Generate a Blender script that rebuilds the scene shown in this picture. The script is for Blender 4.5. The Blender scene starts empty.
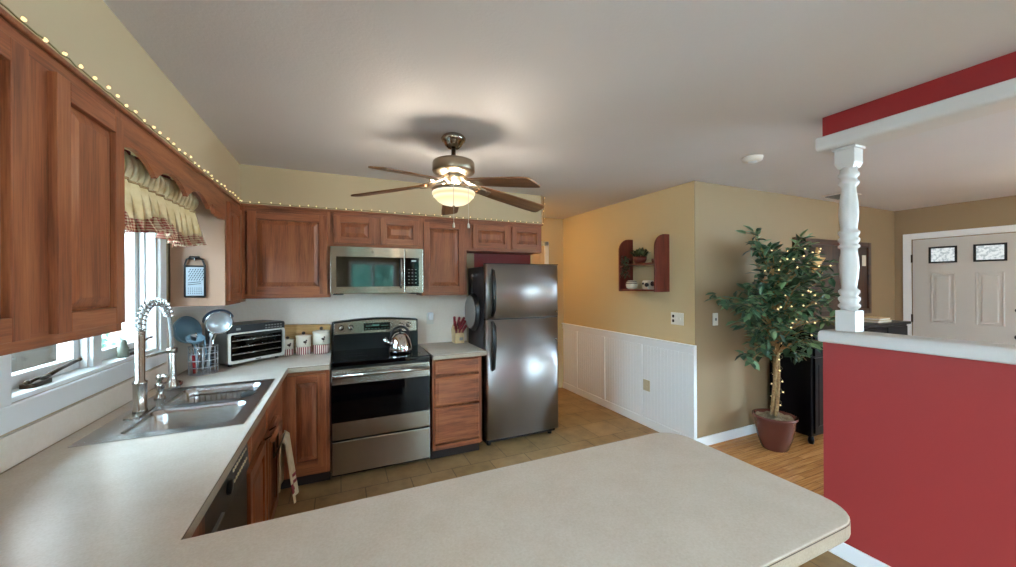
import bpy, bmesh, math, random
from mathutils import Vector, Matrix
R = math.radians
PI = math.pi
random.seed(7)
scene = bpy.context.scene
COL = scene.collection

# ------------------------------------------------------------------ camera
cam_data = bpy.data.cameras.new('camera')
cam_data.sensor_width = 36.0
cam_data.lens = 373.0 / 1016.0 * 36.0
cam_data.clip_start = 0.02
cam = bpy.data.objects.new('camera', cam_data)
COL.objects.link(cam)
cam.matrix_world = (Matrix.Translation((0, 0, 1.51)) @ Matrix.Rotation(R(-24.25), 4, 'Z')
                    @ Matrix.Rotation(R(90), 4, 'X') @ Matrix.Rotation(R(-0.3), 4, 'Z'))
scene.camera = cam

# ------------------------------------------------------------------ view, world, light
scene.view_settings.view_transform = 'Standard'
scene.view_settings.look = 'None'
scene.view_settings.exposure = 0.0
scene.view_settings.gamma = 1.0
scene.view_settings.use_curve_mapping = False
scene.cycles.use_denoising = True
scene.cycles.max_bounces = 8
scene.cycles.diffuse_bounces = 5
scene.cycles.glossy_bounces = 4
scene.cycles.transparent_max_bounces = 12
scene.cycles.sample_clamp_indirect = 6.0
SKY = 40
LAMP_FAN = 1.25
LAMP_HALL = 55.0
LAMP_LIVING = 32.0
FILL_DINING = 32.0

world = bpy.data.worlds.new('world')
scene.world = world
world.use_nodes = True
wn = world.node_tree.nodes
wn['Background'].inputs[0].default_value = (0.64, 0.79, 1.0, 1)
wn['Background'].inputs[1].default_value = SKY


# ------------------------------------------------------------------ materials
def lin(h):
    h = h.lstrip('#')
    out = []
    for i in (0, 2, 4):
        c = int(h[i:i + 2], 16) / 255
        out.append(c / 12.92 if c <= .04045 else ((c + .055) / 1.055) ** 2.4)
    return (*out, 1)


def base(name, color, rough=.5, metal=0.0, **kw):
    m = bpy.data.materials.new(name)
    m.use_nodes = True
    b = m.node_tree.nodes['Principled BSDF']
    b.inputs['Base Color'].default_value = lin(color) if isinstance(color, str) else color
    b.inputs['Roughness'].default_value = rough
    b.inputs['Metallic'].default_value = metal
    for k, v in kw.items():
        b.inputs[k].default_value = v
    return m, m.node_tree, b


def node(nt, typ, **kw):
    n = nt.nodes.new(typ)
    for k, v in kw.items():
        setattr(n, k, v)
    return n


def coords(nt, scale, kind='Object'):
    tc = node(nt, 'ShaderNodeTexCoord')
    mp = node(nt, 'ShaderNodeMapping')
    mp.inputs['Scale'].default_value = scale
    nt.links.new(tc.outputs[kind], mp.inputs['Vector'])
    return mp


def ramp(nt, stops):
    r = node(nt, 'ShaderNodeValToRGB')
    e = r.color_ramp.elements
    while len(e) < len(stops):
        e.new(.5)
    for el, (p, c) in zip(e, stops):
        el.position = p
        el.color = lin(c) if isinstance(c, str) else c
    return r


def noise(nt, mp, scale, detail=3, rough=.55):
    n = node(nt, 'ShaderNodeTexNoise')
    n.inputs['Scale'].default_value = scale
    n.inputs['Detail'].default_value = detail
    n.inputs['Roughness'].default_value = rough
    nt.links.new(mp.outputs[0], n.inputs['Vector'])
    return n


def bump(nt, b, src, strength, dist=.01):
    u = node(nt, 'ShaderNodeBump')
    u.inputs['Strength'].default_value = strength
    u.inputs['Distance'].default_value = dist
    nt.links.new(src, u.inputs['Height'])
    nt.links.new(u.outputs[0], b.inputs['Normal'])


def mat_paint(name, color, rough=.6, var=.03, bscale=180, bstr=.15):
    m, nt, b = base(name, color, rough)
    mp = coords(nt, (1, 1, 1))
    n = noise(nt, mp, bscale, 2)
    bump(nt, b, n.outputs['Fac'], bstr, .002)
    n2 = noise(nt, mp, 1.3, 2)
    c = lin(color)
    r = ramp(nt, [(.3, tuple(x * (1 - var) for x in c[:3]) + (1,)), (.7, tuple(min(1, x * (1 + var)) for x in c[:3]) + (1,))])
    nt.links.new(n2.outputs['Fac'], r.inputs[0])
    nt.links.new(r.outputs[0], b.inputs['Base Color'])
    return m


def mat_wood(name, dark, mid, light, axis='Z', rough=.38, k=1.0):
    m, nt, b = base(name, mid, rough)
    s = {'X': (.9, 9, 9), 'Y': (9, .9, 9), 'Z': (9, 9, .9)}[axis]
    mp = coords(nt, tuple(v * k for v in s))
    n1 = noise(nt, mp, 2.2, 5, .6)
    s2 = {'X': (3, 90, 90), 'Y': (90, 3, 90), 'Z': (90, 90, 3)}[axis]
    mp2 = coords(nt, tuple(v * k for v in s2))
    n2 = noise(nt, mp2, 2.5, 3, .6)
    mx = node(nt, 'ShaderNodeMath', operation='MULTIPLY_ADD')
    nt.links.new(n2.outputs['Fac'], mx.inputs[0])
    mx.inputs[1].default_value = .55
    nt.links.new(n1.outputs['Fac'], mx.inputs[2])
    r = ramp(nt, [(.52, dark), (.76, mid), (1.0, light)])
    nt.links.new(mx.outputs[0], r.inputs[0])
    nt.links.new(r.outputs[0], b.inputs['Base Color'])
    bump(nt, b, n2.outputs['Fac'], .12, .001)
    return m


def mat_metal(name, color, rough=.28, axis=None, var=.06, bumpy=0.0):
    m, nt, b = base(name, color, rough, 1.0)
    if axis:
        s = {'X': (1.5, 160, 160), 'Y': (160, 1.5, 160), 'Z': (160, 160, 1.5)}[axis]
        mp = coords(nt, s)
        n = noise(nt, mp, 2, 2)
        mr = node(nt, 'ShaderNodeMapRange')
        mr.inputs['To Min'].default_value = max(.02, rough - var)
        mr.inputs['To Max'].default_value = rough + var
        nt.links.new(n.outputs['Fac'], mr.inputs['Value'])
        nt.links.new(mr.outputs[0], b.inputs['Roughness'])
    if bumpy:
        mp = coords(nt, (7, 7, 1.2))
        n = noise(nt, mp, 1.0, 1)
        bump(nt, b, n.outputs['Fac'], bumpy, .02)
    return m


def mat_brushed(name, color, rough, aniso=.7):
    m, nt, b = base(name, color, rough, 1.0)
    b.inputs['Anisotropic'].default_value = aniso
    b.inputs['Anisotropic Rotation'].default_value = .25
    tn = node(nt, 'ShaderNodeTangent', direction_type='RADIAL', axis='Z')
    nt.links.new(tn.outputs[0], b.inputs['Tangent'])
    mp = coords(nt, (6, 6, .8))
    n = noise(nt, mp, 1.0, 1)
    bump(nt, b, n.outputs['Fac'], .03, .02)
    return m


def mat_emit(name, color, strength):
    m = bpy.data.materials.new(name)
    m.use_nodes = True
    nt = m.node_tree
    nt.nodes.clear()
    e = node(nt, 'ShaderNodeEmission')
    e.inputs[0].default_value = lin(color)
    e.inputs[1].default_value = strength
    o = node(nt, 'ShaderNodeOutputMaterial')
    nt.links.new(e.outputs[0], o.inputs[0])
    return m


def mat_glass(name, tint='#f4fbf8'):
    m = bpy.data.materials.new(name)
    m.use_nodes = True
    nt = m.node_tree
    nt.nodes.clear()
    t = node(nt, 'ShaderNodeBsdfTransparent')
    t.inputs[0].default_value = lin(tint)
    g = node(nt, 'ShaderNodeBsdfGlossy')
    g.inputs['Roughness'].default_value = .02
    lw = node(nt, 'ShaderNodeLayerWeight')
    lw.inputs[0].default_value = .5
    pw = node(nt, 'ShaderNodeMath', operation='POWER')
    nt.links.new(lw.outputs['Facing'], pw.inputs[0])
    pw.inputs[1].default_value = 5.0
    f = node(nt, 'ShaderNodeMath', operation='MULTIPLY_ADD')
    nt.links.new(pw.outputs[0], f.inputs[0])
    f.inputs[1].default_value = .9
    f.inputs[2].default_value = .035
    mx = node(nt, 'ShaderNodeMixShader')
    o = node(nt, 'ShaderNodeOutputMaterial')
    nt.links.new(f.outputs[0], mx.inputs[0])
    nt.links.new(t.outputs[0], mx.inputs[1])
    nt.links.new(g.outputs[0], mx.inputs[2])
    nt.links.new(mx.outputs[0], o.inputs[0])
    return m


def mat_speckle(name, c0, c1, rough=.3, scale=120, seam=False):
    m, nt, b = base(name, c0, rough)
    mp = coords(nt, (1, 1, 1))
    n = noise(nt, mp, scale, 3, .7)
    n2 = noise(nt, mp, 9, 3, .6)
    ad = node(nt, 'ShaderNodeMath', operation='MULTIPLY_ADD')
    nt.links.new(n2.outputs['Fac'], ad.inputs[0])
    ad.inputs[1].default_value = .6
    nt.links.new(n.outputs['Fac'], ad.inputs[2])
    r = ramp(nt, [(.55, c0), (1.05, c1)])
    nt.links.new(ad.outputs[0], r.inputs[0])
    out = r.outputs[0]
    if seam:   # the dark glue line of the laminate edge
        tc = node(nt, 'ShaderNodeTexCoord')
        sp = node(nt, 'ShaderNodeSeparateXYZ')
        nt.links.new(tc.outputs['Object'], sp.inputs[0])
        a = node(nt, 'ShaderNodeMath', operation='COMPARE')
        nt.links.new(sp.outputs['Z'], a.inputs[0])
        a.inputs[1].default_value = .9095
        a.inputs[2].default_value = .0014
        mx = node(nt, 'ShaderNodeMix', data_type='RGBA')
        nt.links.new(a.outputs[0], mx.inputs[0])
        nt.links.new(out, mx.inputs[6])
        mx.inputs[7].default_value = lin('#3c2c22')
        out = mx.outputs[2]
    nt.links.new(out, b.inputs['Base Color'])
    return m


def mat_tiles(name):
    m, nt, b = base(name, '#7d6a52', .45)
    mp = coords(nt, (1, 1, 1))
    br = node(nt, 'ShaderNodeTexBrick')
    br.offset = .5
    br.inputs['Scale'].default_value = 1.0
    br.inputs['Brick Width'].default_value = .33
    br.inputs['Row Height'].default_value = .33
    br.inputs['Mortar Size'].default_value = .004
    br.inputs['Mortar Smooth'].default_value = .2
    br.inputs['Color1'].default_value = lin('#c4aa86')
    br.inputs['Color2'].default_value = lin('#b49c76')
    br.inputs['Mortar'].default_value = lin('#8a7a62')
    nt.links.new(mp.outputs[0], br.inputs['Vector'])
    n = noise(nt, mp, 6, 6, .65)
    r = ramp(nt, [(.25, '#8a7a66'), (.5, '#c9b596'), (.8, '#e8dcc6')])
    nt.links.new(n.outputs['Fac'], r.inputs[0])
    mx = node(nt, 'ShaderNodeMix', data_type='RGBA', blend_type='MULTIPLY')
    mx.inputs[0].default_value = .8
    nt.links.new(br.outputs['Color'], mx.inputs[6])
    nt.links.new(r.outputs[0], mx.inputs[7])
    nt.links.new(mx.outputs[2], b.inputs['Base Color'])
    bump(nt, b, n.outputs['Fac'], .2, .004)
    return m


def mat_planks(name):
    m, nt, b = base(name, '#b07a45', .25)
    mp = coords(nt, (1, 1, 1))
    br = node(nt, 'ShaderNodeTexBrick')
    br.offset = .37
    br.inputs['Scale'].default_value = 1.0
    br.inputs['Brick Width'].default_value = .9
    br.inputs['Row Height'].default_value = .06
    br.inputs['Mortar Size'].default_value = .0012
    br.inputs['Color1'].default_value = lin('#dca468')
    br.inputs['Color2'].default_value = lin('#c08850')
    br.inputs['Mortar'].default_value = lin('#5c3c20')
    nt.links.new(mp.outputs[0], br.inputs['Vector'])
    mp2 = coords(nt, (2, 40, 40))
    n = noise(nt, mp2, 2, 4)
    r = ramp(nt, [(.3, '#b0906c'), (.7, '#ffffff')])
    nt.links.new(n.outputs['Fac'], r.inputs[0])
    mx = node(nt, 'ShaderNodeMix', data_type='RGBA', blend_type='MULTIPLY')
    mx.inputs[0].default_value = .8
    nt.links.new(br.outputs['Color'], mx.inputs[6])
    nt.links.new(r.outputs[0], mx.inputs[7])
    nt.links.new(mx.outputs[2], b.inputs['Base Color'])
    return m


def mat_brick(name):
    m, nt, b = base(name, '#c9b0a4', .9)
    tc = node(nt, 'ShaderNodeTexCoord')
    sp = node(nt, 'ShaderNodeSeparateXYZ')
    cb = node(nt, 'ShaderNodeCombineXYZ')
    nt.links.new(tc.outputs['Object'], sp.inputs[0])
    nt.links.new(sp.outputs['X'], cb.inputs['X'])
    nt.links.new(sp.outputs['Z'], cb.inputs['Y'])
    br = node(nt, 'ShaderNodeTexBrick')
    br.inputs['Scale'].default_value = 1.0
    br.inputs['Brick Width'].default_value = .21
    br.inputs['Row Height'].default_value = .075
    br.inputs['Mortar Size'].default_value = .006
    br.inputs['Color1'].default_value = lin('#d6c0b8')
    br.inputs['Color2'].default_value = lin('#ccb4ac')
    br.inputs['Mortar'].default_value = lin('#e4deda')
    nt.links.new(cb.outputs[0], br.inputs['Vector'])
    nt.links.new(br.outputs['Color'], b.inputs['Base Color'])
    return m


def mat_check(name, c1, c2, sx, axis='YZ', rough=.9, stripes=False):
    """gingham / stripes of woven cloth"""
    m, nt, b = base(name, c1, rough)
    tc = node(nt, 'ShaderNodeTexCoord')
    sp = node(nt, 'ShaderNodeSeparateXYZ')
    nt.links.new(tc.outputs['Object'], sp.inputs[0])

    def band(ch):
        a = node(nt, 'ShaderNodeMath', operation='MULTIPLY')
        nt.links.new(sp.outputs[ch], a.inputs[0])
        a.inputs[1].default_value = sx
        f = node(nt, 'ShaderNodeMath', operation='FRACT')
        nt.links.new(a.outputs[0], f.inputs[0])
        g = node(nt, 'ShaderNodeMath', operation='GREATER_THAN')
        nt.links.new(f.outputs[0], g.inputs[0])
        g.inputs[1].default_value = .5
        return g
    g1 = band(axis[0])
    if stripes:
        fac = g1.outputs[0]
    else:
        g2 = band(axis[1])
        ad = node(nt, 'ShaderNodeMath', operation='ADD')
        nt.links.new(g1.outputs[0], ad.inputs[0])
        nt.links.new(g2.outputs[0], ad.inputs[1])
        hf = node(nt, 'ShaderNodeMath', operation='MULTIPLY')
        nt.links.new(ad.outputs[0], hf.inputs[0])
        hf.inputs[1].default_value = .5
        fac = hf.outputs[0]
    mx = node(nt, 'ShaderNodeMix', data_type='RGBA')
    nt.links.new(fac, mx.inputs[0])
    mx.inputs[6].default_value = lin(c1)
    mx.inputs[7].default_value = lin(c2)
    nt.links.new(mx.outputs[2], b.inputs['Base Color'])
    return m


def mat_cloth(name, color, color2=None, rough=.95):
    m, nt, b = base(name, color, rough)
    mp = coords(nt, (1, 1, 1))
    n = noise(nt, mp, 22, 4)
    r = ramp(nt, [(.35, color2 or color), (.65, color)])
    nt.links.new(n.outputs['Fac'], r.inputs[0])
    nt.links.new(r.outputs[0], b.inputs['Base Color'])
    n2 = noise(nt, mp, 500, 1)
    bump(nt, b, n2.outputs['Fac'], .2, .001)
    return m


M = {}
M['ceiling'] = mat_paint('ceiling_paint', '#dcdadb', .9, .02, 90, .5)
M['wall'] = mat_paint('wall_paint', '#927a5c', .7, .02)
M['wallwarmlit'] = mat_paint('warm_lit_wall_paint', '#cdb48a', .7, .02)  # same wall paint, the hall lamp's warm light put into its colour
M['soffit'] = mat_paint('soffit_paint', '#bfac8c', .7, .02)
M['splash'] = mat_speckle('backsplash_laminate', '#eee0d2', '#f4e8dc', .4, 60)
M['white'] = mat_paint('white_trim_paint', '#f0f0f0', .35, .01, 60, .05)
M['whitedim'] = mat_paint('dimmed_white_paint', '#d4d0cd', .4, .01, 60, .05)  # same trim white, darkened in colour where rear light falls too strong
M['vinyl'] = base('white_vinyl', '#f0f2f3', .3)[0]
M['red'] = mat_paint('red_wall_paint', '#993030', .45, .02)
M['beamred'] = mat_paint('red_beam_paint', '#861015', .5, .02)
M['tile'] = mat_tiles('stone_floor_tile')
M['planks'] = mat_planks('oak_floor_planks')
M['counter'] = mat_speckle('counter_laminate', '#d8ccbd', '#e6ddd2', .26, 160, seam=True)
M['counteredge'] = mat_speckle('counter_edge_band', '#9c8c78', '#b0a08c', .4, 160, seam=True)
WD = ('#562a16', '#8b4d2f', '#a5653f')
M['counter'].node_tree.nodes['Principled BSDF'].inputs['Specular IOR Level'].default_value = 1.0
M['woodZ'] = mat_wood('cabinet_oak_upright', *WD, axis='Z')
M['woodX'] = mat_wood('cabinet_oak_across', *WD, axis='X')
M['woodY'] = mat_wood('cabinet_oak_lengthwise', *WD, axis='Y')
M['panel'] = mat_paint('tan_side_panel', '#98735a', .45, .03)
M['dark'] = base('toe_kick_dark', '#241610', .7)[0]
M['steel'] = mat_brushed('brushed_steel', '#aaa198', .25, .95)
M['fridgesteel'] = mat_brushed('fridge_steel', '#b6b4b6', .30, .9)
M['sink'] = mat_metal('sink_steel', '#d2d5d8', .27)
M['chrome'] = mat_metal('polished_chrome', '#d6d6d6', .08)
M['nickel'] = mat_metal('brushed_nickel', '#c2beb8', .22)
M['fannickel'] = mat_metal('antique_nickel', '#9b8f7d', .3)
M['bronzed'] = mat_metal('polished_dark_nickel', '#a0968a', .14)
M['bronze'] = mat_metal('dark_bronze', '#4a3c30', .35)
M['black'] = base('black_plastic', '#101012', .35)[0]
M['blackgloss'] = base('black_glass', '#050507', .04)[0]
M['applblack'] = base('appliance_black', '#0b0b0d', .3)[0]
M['fridgeside'] = base('fridge_side_grey', '#3a3335', .45)[0]
M['dwblack'] = base('dishwasher_dark', '#2c2320', .35)[0]
M['mwglass'] = base('microwave_glass', '#06080a', .05)[0]
M['mwglass'].node_tree.nodes['Principled BSDF'].inputs['Specular IOR Level'].default_value = 1.0
for _k in ('blackgloss', 'applblack'):
    M[_k].node_tree.nodes['Principled BSDF'].inputs['Specular IOR Level'].default_value = .3
M['paleframe'] = mat_metal('pale_satin_steel', '#d8d2c8', .38)
M['rubber'] = base('rubber_black', '#1a1a1a', .8)[0]
M['glass'] = mat_glass('window_glass')
M['ovenglass'] = mat_glass('oven_glass', '#8d9494')
M['bowl'] = mat_emit('lit_glass_bowl', '#fff0c4', LAMP_FAN)
_nt = M['bowl'].node_tree
_sp = node(_nt, 'ShaderNodeSeparateXYZ')
_nt.links.new(node(_nt, 'ShaderNodeTexCoord').outputs['Object'], _sp.inputs[0])
_mr = ramp(_nt, [(0, '#fff6dc'), (.35, '#f6e6ae'), (.5, '#fff4d4'), (.6, '#e6d49a'), (.75, '#fff6dc'), (1, '#f2dfa6')])
_ma = node(_nt, 'ShaderNodeMapRange')
_ma.inputs['From Min'].default_value = -.45
_ma.inputs['From Max'].default_value = -.336
_nt.links.new(_sp.outputs['Z'], _ma.inputs['Value'])
_nt.links.new(_ma.outputs[0], _mr.inputs[0])
_nt.links.new(_mr.outputs[0], _nt.nodes['Emission'].inputs[0])
M['hall'] = mat_emit('lit_hall_dome', '#ffd070', LAMP_HALL)
M['dining'] = mat_emit('added_fill_dome', '#fff0e0', FILL_DINING)  # added fill light behind the camera, brightens peninsula and wainscot
M['living'] = mat_emit('lit_living_dome', '#ffdc9c', LAMP_LIVING)
M['bulb'] = mat_emit('fairy_bulb', '#ffe6ac', 1.6)
M['lampbulb'] = mat_emit('fan_lamp_bulb', '#fff0da', 360.0)
M['wire'] = base('string_wire', '#7d7348', .6)[0]
M['blade'] = mat_wood('fan_blade_walnut', '#4a2a16', '#7c5230', '#9a6c42', axis='X', rough=.35)
M['leaf'] = None
M['navy'] = base('navy_black_lacquer', '#04050c', .3)[0]
M['navy'].node_tree.nodes['Principled BSDF'].inputs['Specular IOR Level'].default_value = .15
M['frame'] = mat_wood('dark_frame_wood', '#20120c', '#3a2318', '#4c2f20', axis='Z')
M['darkred'] = mat_wood('dark_red_frame_wood', '#24100a', '#40200f', '#55301c', axis='X')
M['redwood'] = mat_wood('red_stained_wood', '#3c0f08', '#66221a', '#7c3224', axis='Z')
M['door'] = mat_paint('entry_door_paint', '#c9c3bc', .45, .01)
M['halldoor'] = mat_paint('hall_door_paint', '#c8a98a', .5, .02)
M['plate'] = base('ivory_plate', '#e6e0d6', .4)[0]
M['beige'] = base('beige_plate', '#c6b796', .4)[0]
M['curtain'] = mat_cloth('cream_tea_cloth', '#efe0c2', '#dcc69c')
def see_through(m, amt):
    nt = m.node_tree
    b = nt.nodes['Principled BSDF']
    tr = node(nt, 'ShaderNodeBsdfTranslucent')
    src = b.inputs['Base Color'].links[0].from_socket
    nt.links.new(src, tr.inputs[0])
    mx = node(nt, 'ShaderNodeMixShader')
    mx.inputs[0].default_value = amt
    nt.links.new(b.outputs[0], mx.inputs[1])
    nt.links.new(tr.outputs[0], mx.inputs[2])
    nt.links.new(mx.outputs[0], nt.nodes['Material Output'].inputs[0])


see_through(M['curtain'], .45)
M['gingham'] = mat_check('red_gingham', '#9a3c34', '#e2cfae', 85)
see_through(M['gingham'], .35)
M['ceramic'] = base('cream_ceramic', '#e6dccb', .25)[0]
M['ceramicchk'] = mat_check('plaid_ceramic', '#8c3a3a', '#e3d3c4', 62, 'XZ', .3, True)
M['towel'] = mat_cloth('beige_towel', '#d3c3a4', '#c2b190')
M['towelstripe'] = mat_cloth('red_towel_stripe', '#7d2a30')
M['knifered'] = base('red_knife_handle', '#7d1420', .35)[0]
M['blockwood'] = mat_wood('pale_block_wood', '#b99a6a', '#d6bd90', '#e2cfa8')
M['board'] = mat_wood('cutting_board_wood', '#a97a42', '#cfa468', '#e0bd84', axis='X')
M['pot'] = base('oxblood_glazed_pot', '#5e332c', .25)[0]
M['soil'] = mat_speckle('dry_moss', '#5a4a34', '#94836a', .95, 60)
M['bark'] = mat_speckle('ficus_bark', '#7a5c3a', '#b59468', .85, 50)
M['bluemetal'] = base('blue_grey_enamel', '#7fa0b4', .35, .3)[0]
M['bluedark'] = base('dark_blue_plastic', '#4a6076', .35)[0]
M['mesh'] = base('steel_mesh', '#c3cad0', .35, .6)[0]
M['redplastic'] = base('red_plastic', '#b02a30', .35)[0]
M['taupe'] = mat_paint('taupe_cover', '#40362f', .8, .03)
M['brick'] = mat_brick('pale_brick')
M['grass'] = mat_speckle('patio_stone', '#a09c94', '#bdb9b0', .95, 8)
M['gravel'] = mat_speckle('garden_soil', '#6e675c', '#8a8478', .95, 40)
M['concrete'] = base('grey_enamel', '#8c8c8a', .5)[0]
M['display'] = base('display_black', '#07100c', .15)[0]
M['green'] = mat_emit('display_green', '#4cff90', .6)
M['greytop'] = base('pan_face_grey', '#8d8781', .45)[0]
M['graterplate'] = base('grater_plate_steel', '#8e949a', .4, .7)[0]
M['ficus_pot_rim'] = M['pot']


def mat_leaf(name, c0, c1, c2):
    m, nt, b = base(name, c1, .38)
    g = node(nt, 'ShaderNodeNewGeometry')
    r = ramp(nt, [(0, c0), (.6, c1), (1, c2)])
    nt.links.new(g.outputs['Random Per Island'], r.inputs[0])
    nt.links.new(r.outputs[0], b.inputs['Base Color'])
    return m


M['leaf'] = mat_leaf('ficus_leaf', '#20382a', '#3f6246', '#82a274')
M['treeleaf'] = mat_leaf('garden_leaf', '#4a7466', '#5c8e7c', '#8cb2a0')
M['shelfleaf'] = mat_leaf('ivy_leaf', '#1e2a1a', '#36442a', '#59603a')

# ------------------------------------------------------------------ object helpers
WM = {}


def thing(name, label, cat, loc=(0, 0, 0), rotz=0.0, group=None):
    o = bpy.data.objects.new(name, None)
    o.empty_display_size = .05
    COL.objects.link(o)
    o.location = loc
    o.rotation_euler = (0, 0, rotz)
    WM[o] = Matrix.Translation(loc) @ Matrix.Rotation(rotz, 4, 'Z')
    tag(o, label, cat, group)
    return o


def tag(o, label=None, cat=None, group=None, kind=None):
    if label:
        o['label'] = label
    if cat:
        o['category'] = cat
    if group:
        o['group'] = group
    if kind:
        o['kind'] = kind
    return o


class MB:
    def __init__(s):
        s.bm = bmesh.new()
        s.mi = 0

    def _f(s, vs, smooth=False):
        try:
            f = s.bm.faces.new(vs)
        except ValueError:
            return None
        f.material_index = s.mi
        f.smooth = smooth
        return f

    def box(s, x0, x1, y0, y1, z0, z1):
        v = [s.bm.verts.new(p) for p in ((x0, y0, z0), (x1, y0, z0), (x1, y1, z0), (x0, y1, z0),
                                         (x0, y0, z1), (x1, y0, z1), (x1, y1, z1), (x0, y1, z1))]
        for q in ((0, 3, 2, 1), (4, 5, 6, 7), (0, 1, 5, 4), (1, 2, 6, 5), (2, 3, 7, 6), (3, 0, 4, 7)):
            s._f([v[i] for i in q])
        return s

    def hexa(s, pts):
        """8 points, bottom four then top four"""
        v = [s.bm.verts.new(p) for p in pts]
        for q in ((0, 3, 2, 1), (4, 5, 6, 7), (0, 1, 5, 4), (1, 2, 6, 5), (2, 3, 7, 6), (3, 0, 4, 7)):
            s._f([v[i] for i in q])
        return s

    def prism(s, poly, fn, d0, d1, smooth=False):
        """poly: 2-D points; fn(u, v, d) -> 3-D"""
        a = [s.bm.verts.new(fn(u, v, d0)) for u, v in poly]
        b = [s.bm.verts.new(fn(u, v, d1)) for u, v in poly]
        n = len(poly)
        s._f(list(reversed(a)))
        s._f(b)
        for i in range(n):
            s._f([a[i], a[(i + 1) % n], b[(i + 1) % n], b[i]], smooth)
        return s

    def lathe(s, prof, c=(0, 0, 0), seg=32, mat=None, cap=True, smooth=True):
        """prof: list of (r, z)"""
        rings = []
        for r, z in prof:
            if r < 1e-6:
                p = Vector((0, 0, z))
                if mat:
                    p = mat @ p
                rings.append([s.bm.verts.new(p + Vector(c))])
            else:
                ring = []
                for i in range(seg):
                    a = 2 * PI * i / seg
                    p = Vector((r * math.cos(a), r * math.sin(a), z))
                    if mat:
                        p = mat @ p
                    ring.append(s.bm.verts.new(p + Vector(c)))
                rings.append(ring)
        for a, b in zip(rings, rings[1:]):
            if len(a) == 1 and len(b) == 1:
                continue
            for i in range(seg):
                j = (i + 1) % seg
                if len(a) == 1:
                    s._f([a[0], b[j], b[i]], smooth)
                elif len(b) == 1:
                    s._f([a[i], a[j], b[0]], smooth)
                else:
                    s._f([a[i], a[j], b[j], b[i]], smooth)
        if cap:
            for ring, rev in ((rings[0], True), (rings[-1], False)):
                if len(ring) > 2:
                    s._f(list(reversed(ring)) if rev else ring)
        return s

    def cyl(s, p0, p1, r0, r1=None, seg=16):
        p0, p1 = Vector(p0), Vector(p1)
        r1 = r0 if r1 is None else r1
        d = p1 - p0
        q = d.to_track_quat('Z', 'Y').to_matrix().to_4x4()
        return s.lathe([(r0, 0), (r1, d.length)], p0, seg, q)

    def tube(s, pts, r, seg=8, closed=False):
        pts = [Vector(p) for p in pts]
        n = len(pts)
        rs = r if isinstance(r, (list, tuple)) else [r] * n
        rings = []
        up = None
        for i, p in enumerate(pts):
            if closed:
                t = (pts[(i + 1) % n] - pts[i - 1])
            else:
                t = (pts[min(i + 1, n - 1)] - pts[max(i - 1, 0)])
            if t.length < 1e-9:
                t = Vector((0, 0, 1))
            t.normalize()
            if up is None:
                up = t.orthogonal().normalized()
            up = (up - t * up.dot(t))
            up = up.normalized() if up.length > 1e-6 else t.orthogonal().normalized()
            w = t.cross(up)
            rings.append([s.bm.verts.new(p + (up * math.cos(2 * PI * k / seg) + w * math.sin(2 * PI * k / seg)) * rs[i])
                          for k in range(seg)])
        m = n if closed else n - 1
        for i in range(m):
            a, b = rings[i], rings[(i + 1) % n]
            for k in range(seg):
                s._f([a[k], a[(k + 1) % seg], b[(k + 1) % seg], b[k]], True)
        if not closed:
            s._f(list(reversed(rings[0])))
            s._f(rings[-1])
        return s

    def ball(s, c, r, seg=16, rings=10, sz=1.0):
        prof = []
        for i in range(rings + 1):
            a = -PI / 2 + PI * i / rings
            prof.append((max(0, r * math.cos(a)) if 0 < i < rings else 0, r * sz * math.sin(a)))
        return s.lathe(prof, c, seg)

    def grid(s, fn, nu, nv, smooth=True, closed_u=False):
        vs = [[s.bm.verts.new(fn(u / nu, v / nv)) for u in range(nu + (0 if closed_u else 1))] for v in range(nv + 1)]
        L = len(vs[0])
        for j in range(nv):
            for i in range(nu):
                s._f([vs[j][i], vs[j][(i + 1) % L], vs[j + 1][(i + 1) % L], vs[j + 1][i]], smooth)
        return s

    def build(s, name, mats, parent=None, local=False, bevel=0.0, seg=2, solid=0.0, fix=True):
        if fix:
            bmesh.ops.recalc_face_normals(s.bm, faces=s.bm.faces)
        me = bpy.data.meshes.new(name)
        s.bm.to_mesh(me)
        s.bm.free()
        for m in (mats if isinstance(mats, (list, tuple)) else [mats]):
            me.materials.append(M[m] if isinstance(m, str) else m)
        o = bpy.data.objects.new(name, me)
        COL.objects.link(o)
        if parent is not None:
            if not local:
                me.transform(WM[parent].inverted())
            o.parent = parent
            WM[o] = WM[parent].copy()
        else:
            WM[o] = Matrix.Identity(4)
        if solid:
            md = o.modifiers.new('solid', 'SOLIDIFY')
            md.thickness = solid
            md.offset = 0
        if bevel:
            md = o.modifiers.new('bevel', 'BEVEL')
            md.width = bevel
            md.segments = seg
            md.limit_method = 'ANGLE'
            md.angle_limit = R(35)
        return o


def box(name, mats, x0, x1, y0, y1, z0, z1, parent=None, bevel=0.0, local=False):
    return MB().box(x0, x1, y0, y1, z0, z1).build(name, mats, parent, bevel=bevel, local=local)


def struct(o):
    return tag(o, kind='structure')


def rrect(x0, x1, y0, y1, r, n=6, corners=(1, 1, 1, 1)):
    """rounded rectangle, counter-clockwise from lower left"""
    pts = []
    for k, (cx, cy, a0) in enumerate(((x0, y0, 180), (x1, y0, 270), (x1, y1, 0), (x0, y1, 90))):
        rr = r * corners[k]
        if rr < 1e-6:
            pts.append((cx, cy))
            continue
        ox = cx + rr if k in (0, 3) else cx - rr
        oy = cy + rr if k in (0, 1) else cy - rr
        for i in range(n + 1):
            a = R(a0 + 90 * i / n)
            pts.append((ox + rr * math.cos(a), oy + rr * math.sin(a)))
    return pts


# face mappers: u along the run, n out of the face, z up
def face_back(y):       # cabinet faces looking toward -Y
    return lambda u, n, z: (u, y - n, z)


def face_left(x):       # cabinet faces looking toward +X
    return lambda u, n, z: (x + n, u, z)


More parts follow.
